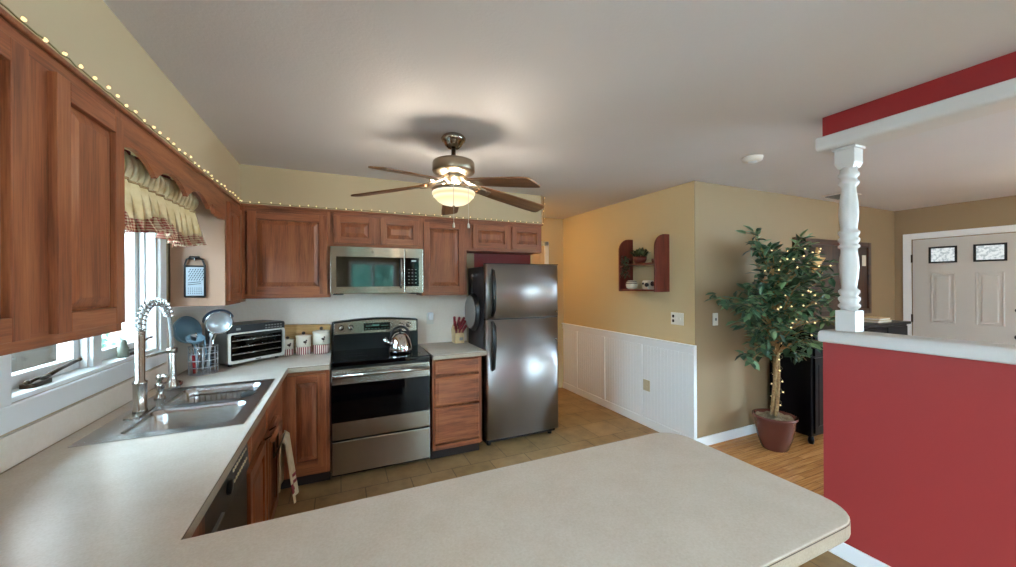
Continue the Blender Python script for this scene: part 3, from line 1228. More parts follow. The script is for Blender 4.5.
def V(x, y):
    k = (round(x, 4), round(y, 4))
    if k not in bm_pts:
        bm_pts[k] = bm.verts.new((x, y, ZC))
    return bm_pts[k]


ysb = [.493, 1.115, 1.932, 2.735, 3.085, YB - .013]
for i in range(3):
    for j in range(5):
        if i == 1 and j == 2:
            continue
        mb._f([V(xs[i], ysb[j]), V(xs[i + 1], ysb[j]), V(xs[i + 1], ysb[j + 1]), V(xs[i], ysb[j + 1])])
# peninsula with two rounded corners
pen = rrect(-.343, 1.225, .493, 1.115, .10, 8, (0, 1, 1, 0))
mb._f([V(x, y) for x, y in pen])
# run along the back wall up to the range
mb._f([V(-.343, 3.085), V(-.072, 3.085), V(-.072, YB - .013), V(-.343, YB - .013)])
ret = bmesh.ops.extrude_face_region(bm, geom=list(bm.faces))
for v in [g for g in ret['geom'] if isinstance(g, bmesh.types.BMVert)]:
    v.co.z -= .040
bm.normal_update()
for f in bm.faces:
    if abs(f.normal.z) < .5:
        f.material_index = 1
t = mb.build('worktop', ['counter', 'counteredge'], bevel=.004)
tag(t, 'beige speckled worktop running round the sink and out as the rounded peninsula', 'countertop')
mb = MB().box(.702, 1.185, 3.085, YB - .013, ZC - .04, ZC)
mb.bm.normal_update()
for f in mb.bm.faces:
    if abs(f.normal.z) < .5:
        f.material_index = 1
t = tag(mb.build('worktop', ['counter', 'counteredge'], bevel=.004),
        'short beige worktop between the range and the refrigerator', 'countertop')

PLb, PBb = face_left(-.385), face_back(3.125)
# sink base
t = thing('base_cabinet', 'oak sink base cabinet with the bronze pulls and hanging towel', 'cabinet', (-.7, 2.35, 0))
box('body', 'woodZ', XW + .02, -.404, 1.96, 2.80, .10, .70, t)
face_frame('face_frame', t, PLb, 1.96, 2.80, .10, ZC - .041, 'woodY', .035, .035, .03, .03, mids=((2.355, 2.405),), rails=((.68, .71),))
drawer_front('drawer_front', t, PLb, 1.975, 2.365, .715, .855, 'woodY')
drawer_front('drawer_front', t, PLb, 2.395, 2.785, .715, .855, 'woodY')
panel_door('door', t, PLb, 1.975, 2.365, .125, .675, 'woodY')
panel_door('door', t, PLb, 2.395, 2.785, .125, .675, 'woodY')
box('toe_kick', 'dark', XW + .1, -.46, 1.96, 2.80, 0, .10, t)
# blind corner base
t = thing('base_cabinet', 'oak corner base cabinet with one tall door left of the range', 'cabinet', (-.4, 3.3, 0))
box('body', 'woodZ', XW + .02, -.075, 3.145, YB - .02, .10, ZC - .041, t)
box('filler', 'woodZ', XW + .02, -.385, 2.801, 3.144, .10, ZC - .041, t)
face_frame('face_frame', t, PBb, -.384, -.075, .10, ZC - .041, 'woodX', .03, .03, .03, .05)
panel_door('door', t, PBb, -.352, -.10, .155, .845, 'woodX', fw=.055)
box('toe_kick', 'dark', -.46, -.075, 3.20, 3.24, 0, .10, t)
# drawer base
t = thing('base_cabinet', 'oak three drawer base cabinet between the range and the refrigerator', 'cabinet', (.9, 3.4, 0))
box('body', 'woodZ', .705, 1.145, 3.145, YB - .02, .10, ZC - .041, t)
face_frame('face_frame', t, PBb, .705, 1.145, .10, ZC - .041, 'woodX', .025, .03, .02, .04)
for z0, z1 in ((.735, .862), (.475, .718), (.16, .458)):
    drawer_front('drawer', t, PBb, .718, 1.115, z0, z1, 'woodX')
box('toe_kick', 'dark', .705, 1.145, 3.20, 3.24, 0, .10, t)
# peninsula base
t = thing('base_cabinet', 'oak base cabinet carrying the peninsula worktop', 'cabinet', (.3, .8, 0))
box('body', 'woodX', -.33, .80, .58, 1.04, .10, ZC - .041, t)
P2 = lambda u, n, z: (u, 1.04 + n, z)
for a, b in ((-.29, .24), (.27, .78)):
    panel_door('door', t, P2, a, b, .125, .845, 'woodX')
box('toe_kick', 'dark', -.33, .78, .62, .98, 0, .10, t)
# end of the left run behind the dishwasher
t = thing('base_cabinet', 'oak corner base cabinet under the worktop nearest the camera', 'cabinet', (-.7, .9, 0))
box('body', 'woodZ', XW + .02, -.345, .55, 1.29, .10, ZC - .041, t)
P3 = face_left(-.345)
box('toe_kick', 'dark', XW + .1, -.40, .6, 1.25, 0, .10, t)

# dishwasher
t = thing('dishwasher', 'black dishwasher with a button panel beside the sink cabinet', 'dishwasher', (-.68, 1.62, 0))
box('body', 'dwblack', XW + .03, -.40, 1.305, 1.94, .10, ZC - .045, t)
box('door', 'dwblack', -.40, -.372, 1.305, 1.94, .12, .715, t, bevel=.004)
mb = MB()
mb.hexa([(-.40, 1.305, .725), (-.362, 1.305, .725), (-.362, 1.94, .725), (-.40, 1.94, .725),
         (-.40, 1.305, .862), (-.372, 1.305, .862), (-.372, 1.94, .862), (-.40, 1.94, .862)])
cp = mb.build('control_panel', 'dwblack', t, bevel=.004)
proto = None
for k in range(8):
    y = 1.70 + .028 * k
    for z in (.775, .815):
        if proto is None:
            proto = MB().box(-.004, .004, -.006, .006, -.005, .005).build('button', 'beige', cp, local=True, bevel=.001)
            o = proto
        else:
            o = proto.copy()
            COL.objects.link(o)
            o.parent = cp
        o.location = Vector((-.362 - (z - .725) * .073, y, z)) - Vector((-.68, 1.62, 0))
MB().lathe([(.026, 0), (.024, .012), (0, .014)], (-.366, 1.62, .79), 20, Matrix.Rotation(R(90), 4, 'Y')).build('dial', 'applblack', cp)
box('toe_kick', 'dark', XW + .1, -.45, 1.305, 1.94, 0, .10, t)
box('handle', 'concrete', -.366, -.355, 1.42, 1.53, .74, .75, t)

# drawer / door hardware and towel on the sink cabinet
t = thing('towel_bar', 'dark bronze over door bar with wooden grip on the sink cabinet', 'towel bar', (-.34, 2.4, .6))
MB().tube([(-.362, 2.30, .70), (-.325, 2.30, .72), (-.322, 2.30, .66), (-.322, 2.31, .60)], .006).build('bracket', 'bronze', t)
MB().tube([(-.362, 2.44, .70), (-.325, 2.44, .72), (-.322, 2.44, .66), (-.322, 2.43, .60)], .006).build('bracket', 'bronze', t)
MB().cyl((-.318, 2.24, .715), (-.318, 2.50, .715), .012).build('grip', 'woodY', t)
MB().tube([(-.322, 2.30, .60), (-.318, 2.45, .59), (-.318, 2.73, .585)], .005).build('rail', 'bronze', t)


def towel_fn(u, v):
    # u across (y), v 0 front bottom .. 1 back bottom, over the rail at v=.52
    y = 2.54 + .19 * u
    w = .010 * math.sin(u * 9 + .4)
    if v < .5:
        k = v / .5
        z = .215 + .375 * k - .03 * u * (1 - k)
        x = -.302 + .045 * (1 - k) + w * (1 - k * .6)
        y += .03 * (1 - k) * (u - .3)
    else:
        k = (v - .5) / .5
        z = .592 - .30 * k
        x = -.325 - .008 * k + w * .5
    return Vector((x, y, z))


mb = MB()
mb.grid(towel_fn, 16, 40)
for f in mb.bm.faces:
    c = f.calc_center_median()
    if c.x > -.312 and (.27 < c.z < .30 or .245 < c.z < .257 or .312 < c.z < .328):
        f.material_index = 1
tag(mb.build('dish_towel', ['towel', 'towelstripe'], solid=.004), 'beige dish towel with red end stripes hanging on the sink cabinet', 'towel')

# ================================================================== SINK
t = thing('sink', 'stainless steel double bowl sink set in the worktop', 'sink', (-.64, 2.33, ZC))
sx0, sx1, sy0, sy1 = -.915, -.378, 1.915, 2.752
bowls = [(-.805, -.432, 1.975, 2.30), (-.805, -.432, 2.365, 2.695)]
mb = MB()
bm = mb.bm
# deck as a grid of quads around the bowls
gx = [sx0, -.805, -.432, sx1]
gy = [sy0, 1.975, 2.30, 2.365, 2.695, sy1]
cache = {}


def SV(x, y, z=ZC + .004):
    k = (round(x, 4), round(y, 4), round(z, 4))
    if k not in cache:
        cache[k] = bm.verts.new((x, y, z))
    return cache[k]


for i in range(3):
    for j in range(5):
        if i == 1 and j in (1, 3):
            continue
        mb._f([SV(gx[i], gy[j]), SV(gx[i + 1], gy[j]), SV(gx[i + 1], gy[j + 1]), SV(gx[i], gy[j + 1])])
# rolled rim down to the counter
rim = [(sx0, sy0), (sx1, sy0), (sx1, sy1), (sx0, sy1)]
for k in range(4):
    a, b = rim[k], rim[(k + 1) % 4]
    oa = (a[0] + (-.006 if a[0] == sx0 else .006), a[1] + (-.006 if a[1] == sy0 else .006))
    ob = (b[0] + (-.006 if b[0] == sx0 else .006), b[1] + (-.006 if b[1] == sy0 else .006))
deck = mb.build('deck', 'sink', t, solid=.0, bevel=0)
md = deck.modifiers.new('solid', 'SOLIDIFY')
md.thickness = .004
md.offset = -1
for k, (a, b, c, e) in enumerate(bowls):
    mb = MB()
    rings = []
    for (ins, z, rr) in ((-.004, ZC + .0045, .05), (.0, ZC + .002, .05), (.006, ZC - .02, .055), (.012, ZC - .14, .06), (.03, ZC - .172, .06), (.06, ZC - .18, .05)):
        rings.append([mb.bm.verts.new((x, y, z)) for x, y in rrect(a + ins, b - ins, c + ins, e - ins, rr, 6)])
    n = len(rings[0])
    # square collar that fills the corners of the deck opening
    for r0, r1 in zip(rings, rings[1:]):
        for i in range(n):
            mb._f([r0[i], r0[(i + 1) % n], r1[(i + 1) % n], r1[i]], True)
    mb._f(rings[-1])
    quad = [(a - .003, c - .003), (b + .003, c - .003), (b + .003, e + .003), (a - .003, e + .003)]
    per = n // 4
    for q in range(4):
        cv = mb.bm.verts.new((*quad[q], ZC + .0045))
        for i in range(per - 1):
            mb._f([cv, rings[0][q * per + i], rings[0][q * per + i + 1]])
    bw = mb.build('bowl', 'sink', t, fix=False)
    cx, cy = (a + b) / 2, (c + e) / 2
    MB().lathe([(.045, 0), (.043, .004), (.03, .002), (0, -.001)], (cx, cy, ZC - .1785), 24).build('drain', 'chrome', bw)
    if k == 1:
        mb = MB()
        for i in range(12):
            x = a + .05 + i * .025
            mb.tube([(x, e - .035, ZC - .02), (x, e - .04, ZC - .145), (x, c + .05, ZC - .15)], .0022, 6)
        for y, z in ((e - .036, ZC - .03), (e - .04, ZC - .10), (c + .1, ZC - .148), (c + .2, ZC - .148)):
            mb.tube([(a + .045, y, z), (b - .045, y, z)], .003, 6)
        tag(mb.build('sink_rack', 'bronze'), 'thin wire rack standing in the far sink bowl', 'rack')
mb = MB()
mb.lathe([(.034, 0), (.045, .012), (.044, .03), (.03, .034), (0, .035)], (-.452, 2.46, ZC - .03), 20)
tag(mb.build('sink_stopper', 'rubber'), 'black rubber stopper at the edge of the far sink bowl', 'stopper')

# faucet
t = thing('kitchen_faucet', 'tall brushed nickel spring neck faucet behind the sink', 'faucet', (-.85, 2.28, ZC + .004))
fx, fy, fz = -.85, 2.285, ZC + .004
mb = MB()
mb.prism(rrect(fx - .03, fx + .03, fy - .10, fy + .10, .028), lambda u, v, d: (u, v, d), fz, fz + .006)
mb.build('base_plate', 'nickel', t, bevel=.002)
MB().lathe([(.027, 0), (.027, .01), (.025, .012), (.025, .125), (.027, .13), (.027, .14), (.0185, .145), (.0185, .37), (.015, .375), (0, .376)],
           (fx, fy, fz + .006), 24).build('body', 'nickel', t)
# arc of the hose
arc = []
dirv = Vector((.045, .20, 0))
for i in range(25):
    a = PI - PI * i / 24
    c = .5 + .5 * math.cos(a)
    arc.append(Vector((fx, fy, 0)) + dirv * c + Vector((0, 0, 1.315 + .115 * math.sin(a))))
hose = [Vector((fx, fy, 1.28))] + arc + [arc[-1] + Vector((.002, .008, -.06)), arc[-1] + Vector((.004, .012, -.14))]
tag(MB().tube(hose, .0085, 10).build('hose', 'concrete', t), 'grey hose inside the spring')
# spring coil around the first part of the hose
path = [Vector((fx, fy, 1.285)), Vector((fx, fy, 1.31))] + arc[:23]
dist = [0]
for a, b in zip(path, path[1:]):
    dist.append(dist[-1] + (b - a).length)
pitch = .021
coil = []
N = int(dist[-1] / pitch * 14)
side = dirv.normalized().cross(Vector((0, 0, 1)))
for i in range(N + 1):
    s_ = dist[-1] * i / N
    k = max(j for j in range(len(dist)) if dist[j] <= s_ + 1e-9)
    k = min(k, len(path) - 2)
    f = (s_ - dist[k]) / max(1e-9, dist[k + 1] - dist[k])
    p = path[k].lerp(path[k + 1], f)
    tg = (path[k + 1] - path[k]).normalized()
    nn = side.cross(tg)
    a = 2 * PI * s_ / pitch
    coil.append(p + (side * math.cos(a) + nn * math.sin(a)) * .019)
MB().tube(coil, .0034, 6).build('spring', 'chrome', t)
tip = hose[-1]
MB().lathe([(.010, .0), (.014, -.02), (.0165, -.03), (.0165, -.15), (.02, -.17), (.03, -.195), (.032, -.21), (.028, -.214), (0, -.214)],
           tip + Vector((0, 0, .01)), 24).build('spray_head', 'nickel', t)
hx = Vector((fx, fy, 1.17))
hd = Vector((tip.x, tip.y, 1.17))
mb = MB()
mb.cyl(hx, hd, .0055)
mb.lathe([(.022, -.012), (.022, .012)], hd, 20)
mb.build('holder_arm', 'nickel', t)
MB().cyl((fx, fy, 1.245), (fx + .02, fy + .055, 1.262), .006, .005).ball((fx + .02, fy + .056, 1.262), .008, 10, 6).build('lever', 'nickel', t)

t = thing('soap_dispenser', 'short brushed nickel soap pump on the sink deck', 'soap dispenser', (-.862, 2.53, ZC + .004))
MB().lathe([(.024, 0), (.024, .008), (.016, .014), (.015, .05), (.02, .06), (.021, .075), (.012, .082), (.0, .083)], (-.862, 2.53, ZC + .0045), 20).build('base', 'nickel', t)
MB().tube([(-.862, 2.53, ZC + .08), (-.862, 2.53, ZC + .112), (-.845, 2.525, ZC + .12), (-.80, 2.52, ZC + .112)], [.011, .011, .011, .007], 10).ball(
    (-.862, 2.53, ZC + .112), .017, 14, 8).build('spout', 'nickel', t)
mb = MB()
mb.lathe([(.035, 0), (.047, .005), (.049, .022), (.044, .024), (.040, .012), (0, .010)], (-.905, 2.82, ZC + .0005), 24)
tag(mb.build('soap_dish', 'pot'), 'small dark red dish behind the far end of the sink', 'dish')

# small figurine on the window sill
t = thing('sill_figurine', 'small grey green figurine on the right window sill', 'figurine', (-1.028, 2.585, WZ0 + .018))
mb = MB()
mb.lathe([(.022, 0), (.026, .012), (.02, .03), (.024, .045), (.014, .062), (.017, .075), (.010, .09), (0, .094)], (-1.028, 2.585, WZ0 + .0185), 14)
mb.tube([(-1.028, 2.60, WZ0 + .06), (-1.028, 2.618, WZ0 + .075), (-1.028, 2.622, WZ0 + .06)], .006)
fm, _, _ = base('grey_green_glaze', '#74786a', .4)
mb.build('body', fm, t)
# ================================================================== RANGE
t = thing('range', 'stainless steel electric range with black glass cooktop', 'range', (.32, 3.45, 0))
RX0, RX1 = -.066, .686
RF = 3.165
box('body', 'applblack', RX0, RX1, RF, YB - .03, .03, .885, t)
mb = MB()
mb.box(RX0 + .03, RX0 + .08, 3.25, 3.3, 0, .03).box(RX1 - .08, RX1 - .03, 3.25, 3.3, 0, .03)
mb.box(RX0 + .03, RX0 + .08, 3.6, 3.65, 0, .03).box(RX1 - .08, RX1 - .03, 3.6, 3.65, 0, .03)
mb.build('foot', 'black', t)
ct = MB().prism(rrect(RX0 - .002, RX1 + .002, 3.095, 3.655, .012), lambda u, v, d: (u, v, d), .885, .918).build('cooktop', 'blackgloss', t, bevel=.004)
ring_mat, _, _ = base('burner_ring_grey', '#3a3a3e', .25)
for (x, y, r) in ((.11, 3.24, .10), (.51, 3.24, .115), (.11, 3.51, .08), (.51, 3.51, .075)):
    MB().lathe([(r - .003, 0), (r - .003, .0006), (r, .0006), (r, 0)], (x, y, .9181), 40, cap=False).build('burner_ring', ring_mat, ct)
# back guard with a bowed top
pts = [(RX0, .905), (RX1, .905), (RX1, 1.172)]
for i in range(1, 16):
    u = i / 16
    pts.append((RX1 + (RX0 - RX1) * u, 1.172 + .026 * math.sin(PI * u)))
pts.append((RX0, 1.172))
bg = MB().prism(pts, lambda u, v, d: (u, d, v), 3.655, YB - .02).build('backguard', 'applblack', t, bevel=.006)
pts2 = [(RX0 + .015, 1.062), (RX1 - .015, 1.062), (RX1 - .015, 1.160)]
for i in range(1, 16):
    u = i / 16
    pts2.append((RX1 - .015 + (RX0 - RX1 + .03) * u, 1.160 + .024 * math.sin(PI * u)))
pts2.append((RX0 + .015, 1.160))
MB().prism(pts2, lambda u, v, d: (u, d, v), 3.645, 3.655).build('control_panel', 'steel', bg, bevel=.003)
dp = MB().box(.195, .425, 3.640, 3.645, 1.088, 1.155).build('display', 'display', bg)
mb = MB()
for i in range(8):
    mb.box(.205 + i * .028, .222 + i * .028, 3.639, 3.640, 1.10, 1.104)
mb.box(.27, .33, 3.639, 3.640, 1.125, 1.14)
for i in range(4):
    mb.box(.215 + i * .014, .224 + i * .014, 3.639, 3.640, 1.125, 1.13).box(.35 + i * .016, .36 + i * .016, 3.639, 3.640, 1.125, 1.13)
dm, _, _ = base('display_marks', '#3c5a4a', .5)
mb.build('display_marks', dm, bg)
for x in (.008, .086, .524, .598):
    mb = MB()
    q = Matrix.Rotation(R(90), 4, 'X')
    mb.lathe([(.024, 0), (.024, .006), (.020, .009), (.018, .028), (.014, .032), (0, .032)], (x, 3.645, 1.122), 24, q)
    mb.box(x - .003, x + .003, 3.608, 3.614, 1.122, 1.139)
    mb.build('knob', 'steel', bg)
# front: oven door with window and handle, warming drawer
od = MB().box(RX0 + .002, RX1 - .002, 3.128, RF, .318, .858).build('oven_door', 'steel', t, bevel=.006)
MB().box(RX0 + .004, RX1 - .004, 3.1265, 3.130, .452, .742).build('oven_window', 'blackgloss', od, bevel=.001)
mb = MB()
mb.tube([(RX0 + .012, 3.085, .815), (RX1 - .012, 3.085, .815)], .0145, 14)
for x in (RX0 + .045, RX1 - .045):
    mb.box(x - .012, x + .012, 3.085, 3.13, .804, .826)
mb.build('handle', 'nickel', od)
MB().box(RX0 + .004, RX1 - .004, 3.132, RF, .862, .884).build('vent_strip', 'black', t)
MB().box(RX0 + .002, RX1 - .002, 3.128, RF, .052, .306).build('drawer', 'steel', t, bevel=.006)

# kettle on the front burner
kx, ky, kz = .475, 3.34, .9188
t = thing('kettle', 'shiny stainless whistling kettle on the range top', 'kettle', (kx, ky, kz))
MB().lathe([(.085, 0), (.099, .006), (.101, .02), (.096, .06), (.083, .11), (.066, .145), (.05, .160), (.046, .163), (.03, .170), (0, .172)], (kx, ky, kz), 40).build('body', 'chrome', t)
MB().lathe([(.011, 0), (.009, .012), (.015, .02), (.015, .03), (0, .034)], (kx, ky, kz + .169), 16).build('lid_knob', 'black', t)
MB().tube([(kx - .085, ky - .02, kz + .075), (kx - .115, ky - .028, kz + .10), (kx - .135, ky - .033, kz + .132)], [.026, .02, .016], 14).build('spout', 'chrome', t)
hp = []
for i in range(17):
    a = PI * i / 16
    hp.append((kx + .085 * math.cos(a), ky + .02 * math.cos(a), kz + .105 + .118 * math.sin(a) ** .8))
MB().tube(hp, [.007] * 3 + [.011] * 11 + [.007] * 3, 10).build('handle', 'black', t)

# microwave
t = thing('microwave', 'stainless over the range microwave with dark glass door', 'microwave', (.3, 3.55, 1.42))
MX0, MX1, MZ0, MZ1 = -.073, .688, 1.432, 1.828
MF = 3.40
box('body', 'applblack', MX0, MX1, MF + .03, YB - .014, MZ0, MZ1, t)
dr = MB().box(MX0, .525, MF, MF + .029, MZ0, MZ1).build('door', 'steel', t, bevel=.004)
MB().box(MX0 + .045, .52, MF - .0015, MF + .002, MZ0 + .058, MZ1 - .085).build('glass', 'mwglass', dr)
MB().box(MX0 + .075, .44, MF - .0025, MF - .001, MZ0 + .085, MZ1 - .125).build('window', 'mwglass', dr)
mb = MB()
mb.tube([(.492, MF - .001, MZ0 + .05), (.492, MF - .035, MZ0 + .065), (.492, MF - .04, MZ0 + .16), (.492, MF - .035, MZ0 + .285), (.492, MF - .001, MZ0 + .30)], .010, 10)
mb.build('handle', 'steel', dr)
pn = MB().box(.528, MX1, MF, MF + .029, MZ0, MZ1).build('control_panel', 'steel', t, bevel=.004)
MB().box(.528, MX1 - .038, MF - .0015, MF + .002, MZ0 + .058, MZ1 - .085).build('keypad', 'blackgloss', pn)
lm = mat_emit('clock_display', '#cfe8e8', .7)
MB().box(.585, .625, MF - .0025, MF - .001, MZ1 - .118, MZ1 - .105).build('clock', lm, pn)
mk = MB()
for i in range(5):
    for j in range(3):
        mk.box(.555 + j * .03, .568 + j * .03, MF - .0022, MF - .001, MZ0 + .085 + i * .03, MZ0 + .090 + i * .03)
mk.build('key_marks', 'concrete', pn)
mb = MB()
q = Matrix.Rotation(R(90), 4, 'X')
mb.lathe([(.013, 0), (.013, .001), (.0105, .001), (.0105, 0)], (.255, MF, MZ1 - .043), 24, q, cap=False)
mb.lathe([(.007, 0), (.007, .001), (.0055, .001), (.0055, 0)], (.255, MF, MZ1 - .043), 20, q, cap=False)
mb.build('emblem', 'concrete', dr)
MB().box(MX0 + .02, MX0 + .10, MF + .06, YB - .04, MZ0 - .012, MZ0).box(MX1 - .10, MX1 - .02, MF + .06, YB - .04, MZ0 - .012, MZ0).build('vent_grille', 'black', t)

# ================================================================== REFRIGERATOR
t = thing('refrigerator', 'stainless top freezer refrigerator with black handles', 'refrigerator', (1.6, 3.45, 0))
GX0, GX1 = 1.215, 1.985
box('body', 'fridgeside', GX0 + .008, GX1 - .008, 3.255, YB - .03, .025, 1.672, t, bevel=.006)
mb = MB()
for x in (GX0 + .03, GX1 - .08):
    for y in (3.27, 3.62):
        mb.lathe([(.022, 0), (.022, .026)], (x + .02, y, 0), 14)
mb.build('foot', 'black', t)
MB().box(GX0 + .015, GX1 - .015, 3.24, 3.26, .028, .075).build('kick_grille', 'black', t)


def fridge_door(z0, z1):
    poly = [(GX0, 3.253), (GX0, 3.205)]
    for i in range(1, 7):
        a = R(180 + 90 * i / 6)
        poly.append((GX0 + .022 + .022 * math.cos(a), 3.205 + .022 * math.sin(a)))
    n = 12
    for i in range(1, n):
        u = i / n
        poly.append((GX0 + .022 + (GX1 - GX0 - .044) * u, 3.183 - .010 * math.sin(PI * u)))
    for i in range(7):
        a = R(270 + 90 * i / 6)
        poly.append((GX1 - .022 + .022 * math.cos(a), 3.205 + .022 * math.sin(a)))
    poly += [(GX1, 3.253)]
    mb = MB()
    mb.prism(poly, lambda u, v, d: (u, v, d), z0, z1, smooth=True)
    return mb


fd = fridge_door(1.185, 1.690).build('freezer_door', 'fridgesteel', t)
md_ = fridge_door(.075, 1.172).build('refrigerator_door', 'fridgesteel', t)
MB().box(GX0 + .004, GX1 - .004, 3.20, 3.256, 1.172, 1.185).build('door_gasket', 'black', t)
MB().box(GX0, GX1, 3.186, 3.256, 1.690, 1.698).build('top_cap', 'black', t, bevel=.003)
for dd, pts in ((fd, ((1.215, 3.178), (1.27, 3.135), (1.5, 3.128), (1.625, 3.150), (1.64, 3.178))),
                (md_, ((1.155, 3.178), (1.12, 3.130), (.95, 3.128), (.735, 3.150), (.715, 3.178)))):
    mb = MB()
    c = [(GX0 + .058, y, z) for z, y in pts]
    # flattened bow handle
    mb.tube(c, [.016, .019, .020, .016, .010], 12)
    tag(mb.build('handle', 'black', dd), 'black bow handle')
MB().lathe([(.013, 0), (.013, .003), (0, .004)], (GX1 - .03, 3.181, 1.235), 20, Matrix.Rotation(R(90), 4, 'X')).build('badge', 'chrome', md_)
MB().lathe([(.010, 0), (.010, .003), (0, .004)], (GX1 - .03, 3.181, .955), 20, Matrix.Rotation(R(90), 4, 'X')).build('badge', 'chrome', md_)

# griddle pan hanging on the refrigerator side
t = thing('griddle_pan', 'round grey pan with black handle hanging on the refrigerator side', 'pan', (1.20, 3.50, 1.23))
q = Matrix.Rotation(R(-90), 4, 'Y')
MB().lathe([(.150, .034), (.172, .030), (.190, .012), (.202, .0), (.205, -.004), (.198, -.004), (.14, .02), (0, .026)], (1.197, 3.50, 1.232), 48, q @ Matrix.Diagonal((.92, .92, 1, 1)), cap=False).build('rim', 'black', t)
MB().lathe([(0, .038), (.165, .038), (.178, .032), (.16, .028), (0, .028)], (1.197, 3.50, 1.232), 48, q @ Matrix.Diagonal((.92, .92, 1, 1))).build('plate', 'greytop', t)
MB().tube([(1.180, 3.505, 1.41), (1.183, 3.51, 1.46), (1.19, 3.512, 1.56)], [.010, .012, .010], 10).build('handle', 'black', t)
MB().tube([(1.190, 3.512 + .014 * math.cos(a * PI / 6), 1.575 + .02 * math.sin(a * PI / 6)) for a in range(12)], .004, 6, True).build('hanging_loop', 'chrome', t)
MB().box(1.195, 1.2225, 3.50, 3.525, 1.585, 1.605).build('hook', 'chrome', t)

# ================================================================== COUNTER THINGS
# toaster oven in the corner, turned toward the room
ca = math.atan2(.285, .307)
t = thing('toaster_oven', 'stainless toaster oven with glass door in the counter corner', 'toaster oven', (-.585, 3.42, ZC + .0005), ca)
W, D, Hh = .435, .27, .30
# local: front face at y=0, body toward +y, x from -W/2..W/2
mb = MB()
mb.prism([(0, .018), (D, .018), (D, Hh - .01), (D - .03, Hh), (.012, Hh), (0, Hh - .012)], lambda u, v, d: (d, u, v), -W / 2 + .006, W / 2 - .006)
mb.build('body', 'concrete', t, local=True, bevel=.008)
mb = MB()
for x in (-W / 2 + .04, W / 2 - .04):
    for y in (.03, D - .04):
        mb.lathe([(.014, 0), (.014, .02)], (x, y, 0), 12)
mb.build('foot', 'black', t, local=True)
# front bezel frame
mb = MB()
outer = rrect(-W / 2, W / 2, .02, Hh - .055, .022, 5)
inner = rrect(-W / 2 + .02, W / 2 - .02, .040, Hh - .068, .014, 5)
vo0 = [mb.bm.verts.new((x, -.014, z)) for x, z in outer]
vi0 = [mb.bm.verts.new((x, -.014, z)) for x, z in inner]
vo1 = [mb.bm.verts.new((x, 0, z)) for x, z in outer]
vi1 = [mb.bm.verts.new((x, 0, z)) for x, z in inner]
n = len(outer)
for i in range(n):
    j = (i + 1) % n
    mb._f([vo0[i], vo0[j], vi0[j], vi0[i]])
    mb._f([vo0[i], vo0[j], vo1[j], vo1[i]])
    mb._f([vi0[i], vi0[j], vi1[j], vi1[i]])
dr = mb.build('door_frame', 'paleframe', t, local=True)
MB().box(-W / 2 + .018, W / 2 - .018, -.006, -.003, .038, Hh - .066).build('door_glass', 'ovenglass', dr, local=True)
MB().box(-W / 2 + .012, W / 2 - .012, -.0025, -.0005, .03, Hh - .06).build('dark_interior', 'blackgloss', t, local=True)
mb = MB()
for z in (.085, .135, .185):
    mb.tube([(-W / 2 + .03, -.008, z), (W / 2 - .03, -.008, z)], .003, 6)
    for i in range(14):
        x = -W / 2 + .045 + i * .0265
        mb.tube([(x, -.008, z), (x, -.0035, z + .012)], .0015, 5)
mb.build('rack', 'chrome', t, local=True)
MB().prism(rrect(-W / 2, W / 2, Hh - .058, Hh - .002, .018, 5, (0, 0, 1, 1)), lambda u, v, d: (u, d, v), -.014, 0).build('control_strip', 'black', t, local=True, bevel=.002)
mb = MB()
for i in range(6):
    for j in range(2):
        mb.box(.055 + i * .024, .070 + i * .024, -.016, -.014, Hh - .046 + j * .02, Hh - .038 + j * .02)
mb.box(-.16, -.13, -.0155, -.014, Hh - .038, Hh - .022)
mb.build('buttons', 'concrete', t, local=True)
mb = MB()
mb.tube([(-W / 2 + .05, -.014, Hh - .075), (-W / 2 + .05, -.035, Hh - .078), (W / 2 - .05, -.035, Hh - .078), (W / 2 - .05, -.014, Hh - .075)], .006, 8)
mb.build('handle', 'black', dr, local=True)
MB().box(-.02, .02, -.0155, -.014, .026, .034).build('badge', 'applblack', dr, local=True)

# canisters, plain build per size
for (x, r, h, lab) in ((-.408, .048, .140, 'smallest plaid and cream canister beside the toaster oven'),
                       (-.288, .058, .172, 'middle sized plaid and cream canister of the row of three'),
                       (-.150, .068, .205, 'largest plaid and cream canister next to the range')):
    y = 3.705 - r
    t = thing('canister', lab, 'canister', (x, y, ZC + .0005), 0, 'canisters in front of the wooden board')
    MB().lathe([(r - .004, 0), (r, .004), (r, h * .38)], (x, y, ZC + .0005), 40).build('plaid_base', 'ceramicchk', t)
    bd = MB().lathe([(r, h * .38), (r, h * .86), (r - .004, h * .88), (0, h * .88)], (x, y, ZC + .0005), 40).build('body', 'ceramic', t)
    # little brown hen printed on the side
    mb = MB()
    for (du, dv, rr) in ((.018, .62, .012), (.026, .70, .008), (.010, .64, .009)):
        a = -PI / 2 + du / r
        mb.ball((x + r * math.cos(a), y + r * math.sin(a), ZC + h * dv), rr * .9, 10, 6)
    a = -PI / 2 + .02 / r
    mb.tube([(x + (r + .001) * math.cos(a), y + (r + .001) * math.sin(a), ZC + h * .60), (x + (r + .001) * math.cos(a), y + (r + .001) * math.sin(a), ZC + h * .50)], .002, 5)
    tag(mb.build('hen_motif', 'frame', bd), 'raised brown hen motif')
    ld = MB().lathe([(r + .004, h * .86), (r + .005, h * .90), (r - .002, h * .935), (.015, h * .97), (0, h * .97)], (x, y, ZC + .001), 40).build('lid', 'ceramic', t)
    MB().lathe([(.008, h * .96), (.014, h * 1.02), (.014, h * 1.06), (.006, h * 1.11), (0, h * 1.115)], (x, y, ZC + .001), 16).build('lid_knob', 'frame', ld)
